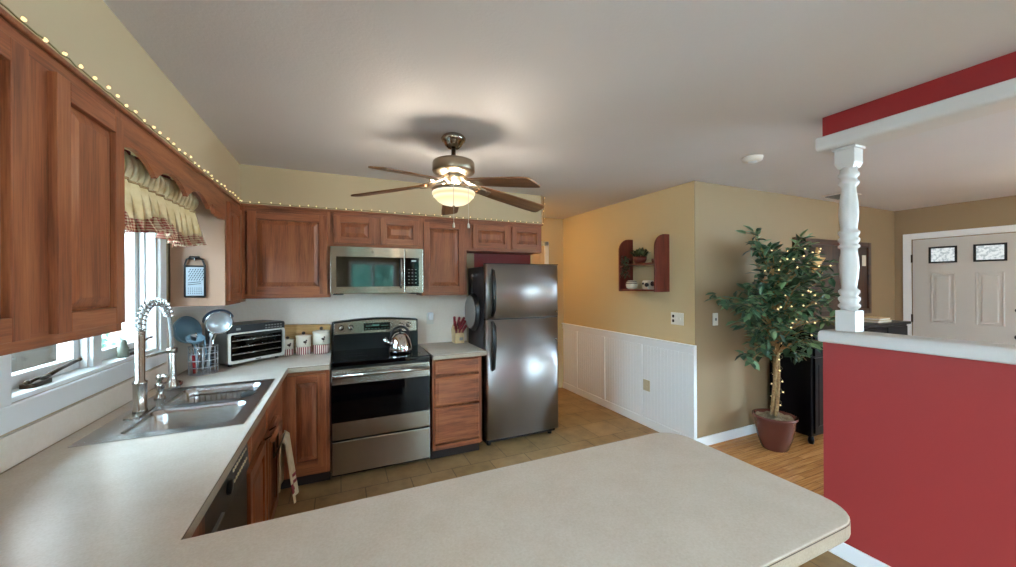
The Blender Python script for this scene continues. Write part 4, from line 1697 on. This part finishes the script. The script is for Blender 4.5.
tag(MB().hexa([(-.46, 3.716, ZC + .001), (-.078, 3.716, ZC + .001), (-.078, 3.734, ZC + .001), (-.46, 3.734, ZC + .001),
               (-.46, 3.727, 1.165), (-.078, 3.727, 1.150), (-.078, 3.745, 1.150), (-.46, 3.745, 1.165)]).build('cutting_board', 'board', bevel=.004),
    'wide wooden cutting board leaning on the wall behind the canisters', 'cutting board')

# utensil basket
bx, by = -.845, 3.15
t = thing('utensil_basket', 'round chrome wire basket holding utensils beside the toaster oven', 'basket', (bx, by, ZC))
mb = MB()
z0 = ZC + .003
rb = .078
for z in (z0, z0 + .045, z0 + .09, z0 + .135, z0 + .18):
    mb.tube([(bx + rb * math.cos(2 * PI * i / 32), by + rb * math.sin(2 * PI * i / 32), z) for i in range(32)], .0036, 6, True)
for i in range(14):
    a = 2 * PI * i / 14
    mb.tube([(bx + rb * math.cos(a), by + rb * math.sin(a), z0), (bx + rb * math.cos(a), by + rb * math.sin(a), z0 + .18)], .0034, 6)
for i in range(-3, 4):
    y = i * .02
    w = math.sqrt(max(0, rb * rb - y * y))
    mb.tube([(bx - w, by + y, z0), (bx + w, by + y, z0)], .002, 5)
mb.build('wires', 'mesh', t)


def look(dirv):
    return Vector(dirv).normalized().to_track_quat('Z', 'Y').to_matrix().to_4x4()


def strainer(name, label, handle0, centre, normal, r, depth, mat, hmat, cat, rimmat='chrome'):
    t = thing(name, label, cat, handle0)
    q = look(normal)
    c = Vector(centre)
    prof = [(r * math.sin(a * PI / 2 / 8) if a else 0, -depth * math.cos(a * PI / 2 / 8)) for a in range(9)]
    MB().lathe(prof, c, 28, q, cap=False).build('bowl', mat, t, solid=.002)
    MB().tube([c + q @ Vector((r * math.cos(2 * PI * i / 28), r * math.sin(2 * PI * i / 28), 0)) for i in range(28)], .004, 6, True).build('rim', rimmat, t)
    h0 = Vector(handle0)
    d = (h0 - c)
    d = d - q.to_3x3() @ Vector((0, 0, 1)) * d.dot(q.to_3x3() @ Vector((0, 0, 1)))
    rim_p = c + d.normalized() * r
    MB().tube([rim_p, rim_p.lerp(h0, .5) + Vector((0, 0, .003)), h0], [.005, .006, .007], 8).build('handle', hmat, t)


zf = ZC + .012
strainer('sieve', 'round steel mesh sieve leaning out of the utensil basket', (bx + .01, by - .02, zf + .02), (-.745, 3.10, 1.255), (.35, -.85, -.15), .075, .045, 'mesh', 'chrome', 'sieve')
strainer('colander', 'blue grey colander standing upright in the utensil basket', (bx - .03, by - .005, zf + .02), (-.915, 3.12, 1.215), (.75, -.45, .25), .09, .075, 'bluemetal', 'bluemetal', 'colander', 'bluemetal')
strainer('ladle', 'blue grey ladle low in the utensil basket', (bx + .02, by + .01, zf + .02), (-.865, 3.07, 1.165), (.2, -.4, .9), .048, .04, 'bluemetal', 'bluemetal', 'ladle', 'bluemetal')
strainer('saucepan', 'dark blue pan behind the sieve in the utensil basket', (bx + .03, by + .03, zf + .02), (-.78, 3.22, 1.275), (.25, -.35, -.9), .085, .06, 'bluedark', 'bluedark', 'pan', 'bluedark')
t = thing('spatula', 'red handled spatula inside the utensil basket', 'spatula', (bx - .03, by - .04, zf))
MB().tube([(bx - .035, by - .045, zf), (bx - .04, by - .05, zf + .12)], .009, 8).build('handle', 'redplastic', t)
MB().tube([(bx - .04, by - .05, zf + .12), (bx - .045, by - .05, zf + .2)], .004, 8).box(bx - .065, bx - .025, by - .052, by - .048, zf + .2, zf + .26).build('blade', 'chrome', t)
for dx, dy, lx, lab, mm in ((.03, -.045, .025, 'steel tongs leaning inside the utensil basket', 'mesh'), (.0, -.03, -.03, 'grey whisk handle inside the utensil basket', 'chrome')):
    t = thing('tongs' if dx > 0 else 'whisk', lab, 'utensil', (bx + dx, by + dy, zf))
    MB().tube([(bx + dx, by + dy, zf), (bx + dx + lx, by + dy - .005, zf + .24)], [.008, .006], 8).build('shaft', mm, t)
    MB().ball((bx + dx + lx, by + dy - .005, zf + .25), .013, 12, 8, 1.4).build('grip_end', mm, t)

# knife block
t = thing('knife_block', 'pale wooden knife block with dark red knives by the refrigerator', 'knife block', (1.12, 3.66, ZC))
P = lambda u, v, d: (d, u, v)
MB().prism([(3.595, ZC + .001), (3.71, ZC + .001), (3.735, ZC + .13), (3.685, ZC + .185), (3.59, ZC + .10)], P, 1.04, 1.135).build('block', 'blockwood', t, bevel=.003)
MB().box(1.085, 1.12, 3.588, 3.592, ZC + .03, ZC + .06).build('emblem', 'concrete', t)
kd = Vector((0, -.62, .78))
for i in range(3):
    for j in range(3):
        p = Vector((1.055 + .032 * i, 3.605 + .034 * j, ZC + .108 + .032 * j))
        L = (.085, .095, .105)[j] + .006 * ((i * 2 + j) % 3)
        off = Vector((.012 * (i - 1), 0, 0))
        kn = MB().tube([p, p + kd * L * .5 + off * .6, p + kd * L + off * 1.6], [.010, .012, .013], 8).build('knife_handle', 'knifered', t)
MB().box(1.05, 1.125, 3.60, 3.603, ZC + .1, ZC + .103).build('slot_trim', 'dark', t)

# wall plug on the backsplash
t = thing('wall_plug', 'small white plug in device on the backsplash right of the range', 'plug', (.825, YB - .012, 1.17))
MB().prism(rrect(.79, .86, 1.105, 1.22, .008), lambda u, v, d: (u, d, v), YB - .018, YB - .012).build('plate', 'plate', t)
MB().prism(rrect(.80, .85, 1.15, 1.225, .012), lambda u, v, d: (u, d, v), YB - .06, YB - .018).build('body', 'vinyl', t, bevel=.006)

# grater hanging on the tan panel
t = thing('grater', 'flat steel grater in a black frame hanging on the tan panel', 'grater', (-.858, 3.05, 1.42))
gx0, gx1, gz0, gz1, gy = -.908, -.805, 1.435, 1.632, 3.035
MB().box(gx0 + .006, gx1 - .006, gy - .002, gy, gz0 + .008, gz1 - .006).build('plate', 'graterplate', t)
mb = MB()
for i in range(6):
    for j in range(6):
        x = gx0 + .018 + i * .0135 + (.006 if j % 2 else 0)
        z = gz0 + .105 + j * .013
        mb.prism([(x, z), (x + .005, z + .001), (x + .009, z + .010), (x + .004, z + .009)], lambda u, v, d: (u, d, v), gy - .004, gy - .002)
for i in range(2):
    x = gx0 + .016
    mb.prism([(x, gz0 + .075 + i * .012), (x + .068, gz0 + .083 + i * .012), (x + .068, gz0 + .087 + i * .012), (x, gz0 + .079 + i * .012)], lambda u, v, d: (u, d, v), gy - .004, gy - .002)
for i in range(7):
    for j in range(4):
        mb.ball((gx0 + .018 + i * .011, gy - .002, gz0 + .02 + j * .012), .0028, 6, 4)
mb.build('teeth', 'rubber', t)
mb = MB()
mb.tube([(gx0, gy, gz0), (gx0, gy, gz1 + .005), (gx0 + .012, gy - .004, gz1 + .045), (gx0 + .03, gy - .006, gz1 + .055), (gx1 - .03, gy - .006, gz1 + .055),
         (gx1 - .012, gy - .004, gz1 + .045), (gx1, gy, gz1 + .005), (gx1, gy, gz0), ], .006, 8)
mb.tube([(gx0, gy, gz0), (gx1, gy, gz0)], .006, 8).tube([(gx0, gy, gz1), (gx1, gy, gz1)], .005, 8)
mb.build('frame', 'black', t)
MB().tube([(gx0 + .025, gy - .006, gz1 + .055), (gx1 - .025, gy - .006, gz1 + .055)], .010, 10).build('grip', 'black', t)
MB().tube([(-.856, 3.05, gz1 + .036), (-.856, 3.03, gz1 + .036), (-.856, 3.026, gz1 + .05)], .003, 6).build('hook', 'chrome', t)

# ================================================================== CEILING FAN
FXc, FYc = .65, 2.26
t = thing('ceiling_fan', 'five blade ceiling fan with a lit glass bowl over the kitchen', 'ceiling fan', (FXc, FYc, CEIL))
MB().lathe([(.045, CEIL), (.066, CEIL - .010), (.077, CEIL - .026), (.072, CEIL - .042), (.062, CEIL - .048), (.052, CEIL - .068), (.036, CEIL - .084), (.02, CEIL - .088), (0, CEIL - .088)], (FXc, FYc, 0), 32).build('canopy', 'bronzed', t)
MB().lathe([(.014, 2.36), (.014, 2.28)], (FXc, FYc, 0), 16).lathe([(.022, 2.304), (.028, 2.298), (.028, 2.287), (.02, 2.283)], (FXc, FYc, 0), 20).build('downrod', 'bronze', t)
mo = MB().lathe([(0, 2.284), (.05, 2.284), (.108, 2.276), (.126, 2.268), (.130, 2.258), (.131, 2.212), (.127, 2.202), (.112, 2.197), (.075, 2.186), (0, 2.186)], (FXc, FYc, 0), 48).build('motor_housing', 'fannickel', t)
MB().lathe([(.06, 2.19), (.066, 2.18), (.056, 2.155), (.034, 2.14), (.030, 2.075), (0, 2.07)], (FXc, FYc, 0), 40).build('light_fitter', 'fannickel', t)
MB().lathe([(.121, 2.080), (.121, 2.098), (.128, 2.102), (.134, 2.098), (.134, 2.080)], (FXc, FYc, 0), 48, cap=False).build('bowl_rim', 'fannickel', t, solid=.002)
MB().lathe([(.124, 2.090), (.133, 2.076), (.133, 2.066), (.127, 2.060), (.126, 2.051), (.117, 2.043), (.100, 2.024), (.075, 2.008), (.045, 2.0), (.012, 1.997), (0, 1.997)], (FXc, FYc, 0), 48, cap=False).build('glass_bowl', 'bowl', t)
for k in range(3):
    a = 2 * PI * k / 3 + .4
    MB().lathe([(.008, 0), (.012, .01), (.020, .03), (.022, .045), (.016, .06), (0, .066)], (FXc + .065 * math.cos(a), FYc + .065 * math.sin(a), 2.075), 14).build('light_bulb', 'lampbulb', t)
MB().lathe([(.006, 1.999), (.009, 1.995), (.006, 1.989), (0, 1.987)], (FXc, FYc, 0), 14).build('finial', 'fannickel', t)
for (dx, dy, z1) in ((-.038, -.130, 1.866), (.044, -.129, 1.868)):
    mb = MB()
    mb.tube([(FXc + dx * .9, FYc + dy * .9, 2.102), (FXc + dx * 1.08, FYc + dy * 1.08, 2.102), (FXc + dx * 1.1, FYc + dy * 1.1, 2.09), (FXc + dx * 1.1, FYc + dy * 1.1, z1)], .0014, 5)
    mb.lathe([(.003, .03), (.006, .022), (.008, .004), (.005, 0), (0, 0)], (FXc + dx * 1.1, FYc + dy * 1.1, z1 - .028), 10)
    mb.build('pull_chain', 'ceramic', t)
blade_proto = None
for ang, droop in ((5, 9.8), (77, 7), (149, 5.8), (221, 8.2), (293, 11)):
    A = Matrix.Translation((FXc, FYc, 2.150)) @ Matrix.Rotation(R(ang), 4, 'Z') @ Matrix.Rotation(R(droop), 4, 'Y')
    # iron
    mb = MB()
    T = lambda p: A @ Vector(p)
    mb.tube([T((.07, 0, .030)), T((.11, 0, .018)), T((.15, .0, .0)), T((.19, 0, -.006))], [.012, .010, .012, .012], 8)
    for sgn in (-1, 1):
        mb.tube([T((.105, 0, .02)), T((.135, sgn * .03, .006)), T((.165, sgn * .042, -.004)), T((.205, sgn * .034, -.006)), T((.225, sgn * .012, -.006))], .006, 6)
    mb.prism(rrect(.17, .255, -.03, .03, .02), lambda u, v, d: T((u, v, d - math.tan(R(11)) * v)), -.012, -.006)
    mb.build('blade_iron', 'fannickel', t)
    # paddle, pitched about its own axis
    outline = []
    prof = [(.17, .046), (.30, .058), (.55, .066), (.635, .064)]
    top = [(r, w) for r, w in prof] + [(.655, .056), (.663, .040)]
    outline = [(r, -w) for r, w in top] + [(r, w) for r, w in reversed(top)]
    mb = MB()
    B = Matrix.Rotation(R(-11), 4, 'X')
    mb.prism(outline, lambda u, v, d: (B @ Vector((u, v, d))), -.008, .001)
    bl = mb.build('blade', 'blade', t, local=True, bevel=.0015, seg=1)
    bl.matrix_local = WM[t].inverted() @ A

# ================================================================== CEILING FITTINGS
t = thing('smoke_detector', 'round white smoke detector on the kitchen ceiling', 'smoke detector', (2.80, 1.78, CEIL))
MB().lathe([(.068, CEIL), (.068, CEIL - .01), (.062, CEIL - .028), (.045, CEIL - .036), (0, CEIL - .037)], (2.80, 1.78, 0), 32).build('body', 'plate', t)
MB().lathe([(.03, CEIL - .0365), (.03, CEIL - .040), (0, CEIL - .041)], (2.80, 1.78, 0), 20).build('grille', 'vinyl', t)
t = thing('ceiling_vent', 'slim ceiling air register behind the turned column', 'vent', (4.88, 2.18, CEIL))
MB().box(4.74, 5.04, 2.06, 2.28, CEIL - .012, CEIL - .0005).build('frame', 'plate', t, bevel=.004)
mb = MB()
for i in range(8):
    x = 4.765 + i * .033
    mb.hexa([(x, 2.08, CEIL - .026), (x + .004, 2.08, CEIL - .026), (x + .004, 2.26, CEIL - .026), (x, 2.26, CEIL - .026),
             (x + .016, 2.08, CEIL - .012), (x + .020, 2.08, CEIL - .012), (x + .020, 2.26, CEIL - .012), (x + .016, 2.26, CEIL - .012)])
mb.build('louvres', 'concrete', t)
for (x, y, m, lab) in ((1.85, 4.28, 'hall', 'round lit ceiling lamp in the hall'), (5.4, .75, 'living', 'round lit ceiling lamp in the living room'), (.75, -1.3, 'dining', 'added unseen fill lamp over the dining area')):
    t = thing('ceiling_lamp', lab, 'ceiling lamp', (x, y, CEIL))
    MB().lathe([(.15, CEIL), (.155, CEIL - .015), (.15, CEIL - .03), (0, CEIL - .03)], (x, y, 0), 32).build('base', 'fannickel', t)
    MB().lathe([(.14, CEIL - .03), (.13, CEIL - .06), (.09, CEIL - .085), (.04, CEIL - .095), (0, CEIL - .097)], (x, y, 0), 32).build('dome', m, t)

# ================================================================== COLUMN
cx, cy = 2.56, 1.103
t = thing('turned_column', 'white turned wooden column standing on the half wall ledge', 'column', (cx, cy, 1.237))
h = .045
MB().box(cx - h, cx + h, cy - h, cy + h, 1.237, 1.353).build('base_block', 'whitedim', t, bevel=.004)
MB().lathe([(0.0373, 1.353), (0.0356, 1.36), (0.0478, 1.372), (0.0478, 1.382), (0.0373, 1.392), (0.0470, 1.412), (0.0470, 1.422), (0.0356, 1.432), (0.0454, 1.450), (0.0454, 1.462),
            (0.0324, 1.474), (0.0348, 1.50), (0.0405, 1.545), (0.0429, 1.59), (0.0405, 1.64), (0.0365, 1.665),
            (0.0356, 1.69), (0.0462, 1.698), (0.0462, 1.708), (0.0373, 1.718), (0.0462, 1.735), (0.0462, 1.745), (0.0373, 1.756), (0.0462, 1.775), (0.0462, 1.785), (0.0356, 1.795),
            (0.0356, 1.81), (0.0405, 1.85), (0.0429, 1.89), (0.0397, 1.95), (0.0332, 2.0), (0.0316, 2.03),
            (0.0446, 2.045), (0.0462, 2.055), (0.0365, 2.066), (0.0348, 2.08), (0.0454, 2.09), (0.0462, 2.102), (0.0373, 2.115), (0.0373, 2.14)], (cx, cy, 0), 40).build('shaft', 'whitedim', t)
mb = MB()
mb.hexa([(cx - .034, cy - .034, 2.13), (cx + .034, cy - .034, 2.13), (cx + .034, cy + .034, 2.13), (cx - .034, cy + .034, 2.13),
         (cx - h, cy - h, 2.155), (cx + h, cy - h, 2.155), (cx + h, cy + h, 2.155), (cx - h, cy + h, 2.155)])
mb.box(cx - h, cx + h, cy - h, cy + h, 2.155, 2.235).box(cx - h - .008, cx + h + .008, cy - h - .008, cy + h + .008, 2.233, 2.247)
mb.build('capital', 'whitedim', t, bevel=.003)

# ================================================================== WALL SHELF ON THE RIGHT WALL
t = thing('wall_shelf', 'red brown wall shelf with two round topped sides above the wainscot', 'shelf', (2.86, 2.95, 1.42))
sd = .19


def side_board(y0, y1, z0, z1):
    r = .13
    poly = [(XR, z0), (XR - sd, z0), (XR - sd, z1 - r)]
    for i in range(1, 9):
        a = R(180 - 90 * i / 8)
        poly.append((XR - sd + r + r * math.cos(a), z1 - r + r * math.sin(a)))
    poly.append((XR, z1))
    return MB().prism(poly, lambda u, v, d: (u, d, v), y0, y1)


side_board(3.185, 3.203, 1.42, 1.985).build('side_board', 'redwood', t, bevel=.003)
side_board(2.685, 2.703, 1.42, 1.985).build('side_board', 'redwood', t, bevel=.003)
box('shelf_board', 'redwood', XR - sd + .01, XR, 2.703, 3.185, 1.425, 1.443, t, bevel=.002)
box('shelf_board', 'redwood', XR - .15, XR, 2.703, 3.185, 1.695, 1.711, t, bevel=.002)
# things on the shelf
t = thing('striped_pot', 'round cream and dark striped pot on the lower shelf', 'pot', (2.83, 3.08, 1.443))
MB().lathe([(.03, 0), (.052, .015), (.060, .045), (.05, .08), (.035, .092), (.030, .092), (0, .088)], (2.83, 3.08, 1.4435), 28).build('body', 'ceramic', t)
for z, r in ((.062, .058), (.078, .0515)):
    MB().lathe([(r, z - .004), (r + .0012, z), (r, z + .004)], (2.83, 3.08, 1.4435), 28, cap=False).build('stripe', 'frame', t)
t = thing('cow_figurine', 'small white block figurine with black patches on the lower shelf', 'figurine', (2.86, 2.84, 1.443))
fb = MB().prism(rrect(2.80, 2.92, 1.4435, 1.535, .02), lambda u, v, d: (u, d, v), 2.82, 2.90).build('body', 'ceramic', t, bevel=.006)
for (x, y, z, r) in ((2.80, 2.835, 1.49, .022), (2.80, 2.882, 1.502, .012), (2.86, 2.82, 1.50, .026)):
    MB().ball((x, y, z), r, 14, 8).build('patch', 'black', fb)
t = thing('shelf_basket', 'dark red woven basket of dried sprigs on the upper shelf', 'basket', (2.86, 2.97, 1.711))
MB().lathe([(.045, 0), (.065, .03), (.07, .07), (.062, .07), (.058, .03), (0, .02)], (2.86, 2.99, 1.7115), 24).build('body', 'redwood', t)
mb = MB()
rnd = random.Random(5)
for i in range(90):
    a = rnd.uniform(0, 2 * PI)
    s = rnd.uniform(.02, .07)
    leaf(mb, Vector((2.86 + s * math.cos(a), 2.99 + s * 1.3 * math.sin(a), 1.77 + rnd.uniform(0, .05))), Vector((math.cos(a) * .6, math.sin(a) * .8, rnd.uniform(.4, 1.3))), rnd.uniform(.04, .08), rnd)
mb.build('sprigs', 'shelfleaf', t, fix=False)
t = thing('trailing_ivy', 'small trailing ivy hanging by the left side of the wall shelf', 'plant', (2.80, 3.12, 1.711))
MB().lathe([(.028, 0), (.036, .05), (.03, .05), (0, .04)], (2.83, 3.13, 1.7115), 18).build('pot', 'pot', t)
mb = MB()
for i in range(110):
    k = rnd.random()
    leaf(mb, Vector((2.79 - .02 * rnd.random(), 3.13 + rnd.uniform(-.06, .04), 1.80 - .22 * k)), Vector((rnd.uniform(-1, .2), rnd.uniform(-1, 1), rnd.uniform(-1, .3))), rnd.uniform(.025, .045), rnd, .6)
mb.build('foliage', 'shelfleaf', t, fix=False)
t = thing('red_cup', 'tiny dark red cup at the right end of the upper shelf', 'cup', (2.86, 2.76, 1.711))
MB().lathe([(.018, 0), (.022, .02), (.024, .035), (.020, .035), (.018, .01), (0, .008)], (2.82, 2.76, 1.7115), 18).build('body', 'pot', t)

# ================================================================== SWITCHES AND OUTLETS
Px = lambda u, v, d: (XR - d, u, v)
t = thing('switch_plate', 'wide white switch plate below the wall shelf', 'light switch', (XR, 2.595, 1.163))
MB().prism(rrect(2.522, 2.668, 1.105, 1.222, .006), Px, 0, .006).build('plate', 'plate', t, bevel=.002)
for y in (2.555, 2.597):
    MB().prism([(y - .005, 1.153), (y + .005, 1.153), (y + .005, 1.175), (y - .005, 1.175)], Px, .006, .014).build('toggle', 'plate', t)
for z in (1.141, 1.186):
    MB().prism(rrect(2.628, 2.652, z - .014, z + .014, .008), Px, .006, .008).build('socket', 'dark', t)
Py = lambda u, v, d: (u, YF - d, v)
t = thing('switch_plate', 'single white toggle switch on the living room wall by the ficus', 'light switch', (3.215, YF, 1.165))
MB().prism(rrect(3.18, 3.25, 1.105, 1.222, .006), Py, 0, .006).build('plate', 'plate', t, bevel=.002)
MB().prism([(3.21, 1.152), (3.22, 1.152), (3.22, 1.176), (3.21, 1.176)], Py, .006, .016).build('toggle', 'concrete', t)
t = thing('outlet_plate', 'beige outlet plate low on the white wainscot', 'outlet', (XR - .012, 2.98, .43))
MB().prism(rrect(2.935, 3.025, .375, .49, .006), Px, .012, .020).build('plate', 'beige', t, bevel=.002)
for z in (.41, .455):
    MB().prism(rrect(2.965, 2.995, z - .014, z + .014, .010), Px, .020, .022).build('socket', 'beige', t)

# ================================================================== LIVING ROOM: CABINET, PICTURE, FICUS
t = thing('sideboard', 'long navy black cabinet against the living room wall behind the ficus', 'cabinet', (5.0, 2.2, 0))
box('body', 'navy', 3.98, 5.86, 2.0, 2.37, .07, 1.03, t, bevel=.004)
box('top', 'navy', 3.95, 5.88, 1.97, 2.375, 1.03, 1.06, t, bevel=.006)
P = face_back(2.0)
for i in range(4):
    a = 4.0 + i * .46
    mb = MB()
    hex_f(mb, P, a + .01, a + .45, 0, .016, .10, .80)
    hex_f(mb, P, a + .06, a + .40, .016, .02, .16, .74, .01)
    dd = mb.build('door', 'navy', t, bevel=.002)
    MB().ball((a + (.41 if i % 2 == 0 else .05), 1.972, .5), .012, 12, 8).build('knob', 'bronze', dd)
    mb = MB()
    hex_f(mb, P, a + .01, a + .45, 0, .016, .82, 1.01)
    mb.build('drawer', 'navy', t, bevel=.002)
for x in (4.01, 5.82):
    for y in (2.02, 2.32):
        MB().lathe([(.022, 0), (.026, .03), (.02, .07)], (x, y, 0), 14).build('foot', 'navy', t)

t = thing('framed_picture', 'large dark brown framed picture on the living room wall behind the column', 'picture', (5.2, YF, 1.12))
fw = .06
mb = MB()
x0, x1, z0, z1 = 4.43, 6.01, 1.12, 1.99
for q in ((x0, x0 + fw, z0, z1), (x1 - fw, x1, z0, z1), (x0 + fw, x1 - fw, z0, z0 + fw), (x0 + fw, x1 - fw, z1 - fw, z1)):
    mb.box(q[0], q[1], YF - .035, YF, q[2], q[3])
mb.build('frame', 'darkred', t, bevel=.005)
box('canvas', 'frame', x0 + fw, x1 - fw, YF - .015, YF, z0 + fw, z1 - fw, t)
tag(MB().box(5.78, 5.86, YF - .042, YF - .0355, 1.70, 1.83).build('note_card', 'plate'), 'small pale card fixed on the dark picture right of the column', 'card')
tag(MB().prism([(4.80 + (.16 if i % 2 == 0 else .065) * math.cos(2 * PI * i / 10 + PI / 2), 1.73 + (.16 if i % 2 == 0 else .065) * math.sin(2 * PI * i / 10 + PI / 2)) for i in range(10)],
               lambda u, v, d: (u, d, v), YF - .06, YF - .04).build('star_ornament', 'board'), 'tan wooden star hung on the dark picture above the ficus', 'ornament')
# a few flat books on the cabinet top
for i, (z, w, lab, m) in enumerate(((1.06, .30, 'beige flat book lying on the navy cabinet top', 'beige'), (1.085, .24, 'brown flat book on top of the beige book', 'board'))):
    t = thing('book', lab, 'book', (5.45, 2.1, z))
    MB().box(5.45 - w / 2, 5.45 + w / 2, 2.03, 2.2, z + .0005, z + .004).box(5.45 - w / 2, 5.45 + w / 2, 2.03, 2.2, z + .021, z + .0245).box(5.45 - w / 2, 5.45 + w / 2, 2.196, 2.2, z + .004, z + .021).build('cover', m, t)
    MB().box(5.45 - w / 2 + .004, 5.45 + w / 2 - .004, 2.034, 2.195, z + .0042, z + .0208).build('pages', 'plate', t)

# ficus -----------------------------------------------------------------------
px, py = 3.60, 2.10
t = thing('potted_ficus', 'leafy ficus tree in a dark red pot by the half wall', 'potted plant', (px, py, 0))
MB().lathe([(.095, 0), (.104, .01), (.136, .11), (.153, .21), (.158, .27), (.174, .288), (.174, .303), (.158, .303), (.146, .27), (0, .265)], (px, py, .0005), 40).build('pot', 'pot', t)
MB().grid(lambda u, v: Vector((px + .147 * v * math.cos(2 * PI * u), py + .147 * v * math.sin(2 * PI * u), .280 + .02 * math.sin(9 * u * PI) * math.sin(v * 7) + .018 * (1 - v))), 40, 8, True, True).build('soil', 'soil', t)
rnd = random.Random(11)
mb = MB()
for k in range(3):
    a0 = 2 * PI * k / 3
    pts, rs = [], []
    for i in range(26):
        u = i / 25
        a = a0 + u * 4.2
        r = .021 * (1 - .35 * u)
        pts.append((px + r * math.cos(a) + .03 * math.sin(u * 3.3), py + r * math.sin(a), .30 + 1.25 * u))
        rs.append(.015 * (1 - .5 * u))
    mb.tube(pts, rs, 8)
mb.build('trunk', 'bark', t)
br = MB()
fo = MB()
ctr = Vector((px + .08, py - .03, 1.37))
tips = []
for i in range(95):
    if i < 60:
        while True:
            d = Vector((rnd.uniform(-1, 1), rnd.uniform(-1, 1), rnd.uniform(-1, 1)))
            if .15 < d.length < 1:
                break
        d = d.normalized() * rnd.uniform(.62, 1.0)
    else:
        while True:
            d = Vector((rnd.uniform(-1, 1), rnd.uniform(-1, 1), rnd.uniform(-1, 1)))
            if d.length < .7:
                break
    tip = ctr + Vector((d.x * .68, d.y * .42, d.z * .60))
    if tip.y > YF - .1:
        tip.y = YF - .17 - rnd.uniform(0, .05)
    tips.append(tip)
tips += [Vector((px - .78, py - .02, 1.42)), Vector((px - .74, py - .06, 1.36)), Vector((px - .62, py - .12, 1.36)), Vector((px - .33, py, 1.98)), Vector((px - .42, py - .05, .86)), Vector((px - .5, py - .05, .92)),
         Vector((px + .42, py - .03, 1.97)), Vector((px + .50, py - .05, 1.92)), Vector((px + .3, py - .1, .82)), Vector((px + .40, py - .1, .95))]
for tip in tips:
    h0 = min(max(tip.z - rnd.uniform(.15, .5), .85), 1.5)
    u = (h0 - .30) / 1.25
    root = Vector((px + .03 * math.sin(u * 3.3), py, h0))
    mid = root.lerp(tip, .55) + Vector((0, 0, .10 + .05 * rnd.random()))
    end = tip - Vector((0, 0, .03))
    pts = []
    for j in range(9):
        s = j / 8
        pts.append(root * (1 - s) ** 2 + mid * 2 * s * (1 - s) + end * s * s)
    br.tube(pts, [.007 * (1 - .75 * j / 8) for j in range(9)], 5)
    L = (tip - root).length
    for j in range(int(7 + L * 26)):
        s = rnd.uniform(.30, 1.0) ** .8
        p = root * (1 - s) ** 2 + mid * 2 * s * (1 - s) + end * s * s
        dirv = (end - root).normalized() * rnd.uniform(.2, 1.0) + Vector((rnd.uniform(-1, 1), rnd.uniform(-1, 1), rnd.uniform(-.9, .35)))
        p = p + Vector((rnd.uniform(-1, 1), rnd.uniform(-1, 1), rnd.uniform(-1, 1))) * .03
        if p.y > YF - .15 or (p.x > 3.88 and p.y > 1.9 and p.z < 1.14):
            continue
        leaf(fo, p, dirv, rnd.uniform(.07, .118), rnd, .48)
br.build('branches', 'bark', t)
fo.build('foliage', 'leaf', t, fix=False)
# lights wound round trunk and through the crown
path = []
for i in range(60):
    u = i / 59
    a = u * 2 * PI * 6
    r = .045
    path.append((px + r * math.cos(a) + .03 * math.sin(u * 2), py + r * math.sin(a), .33 + .62 * u))
rnd2 = random.Random(9)
for i in range(15):
    a = i * 2.4
    rr = rnd2.uniform(.22, .42)
    path.append((px + .04 + rr * math.cos(a), min(py - .14 + rr * .75 * math.sin(a), YF - .1), 1.05 + .78 * i / 14 + rnd2.uniform(-.06, .06)))
string_lights('string_lights', 'warm white string lights wound round the ficus trunk and crown', path, .145, .0075, (px, py, .33), jitter=.015, seed=8, wire_r=.0013)
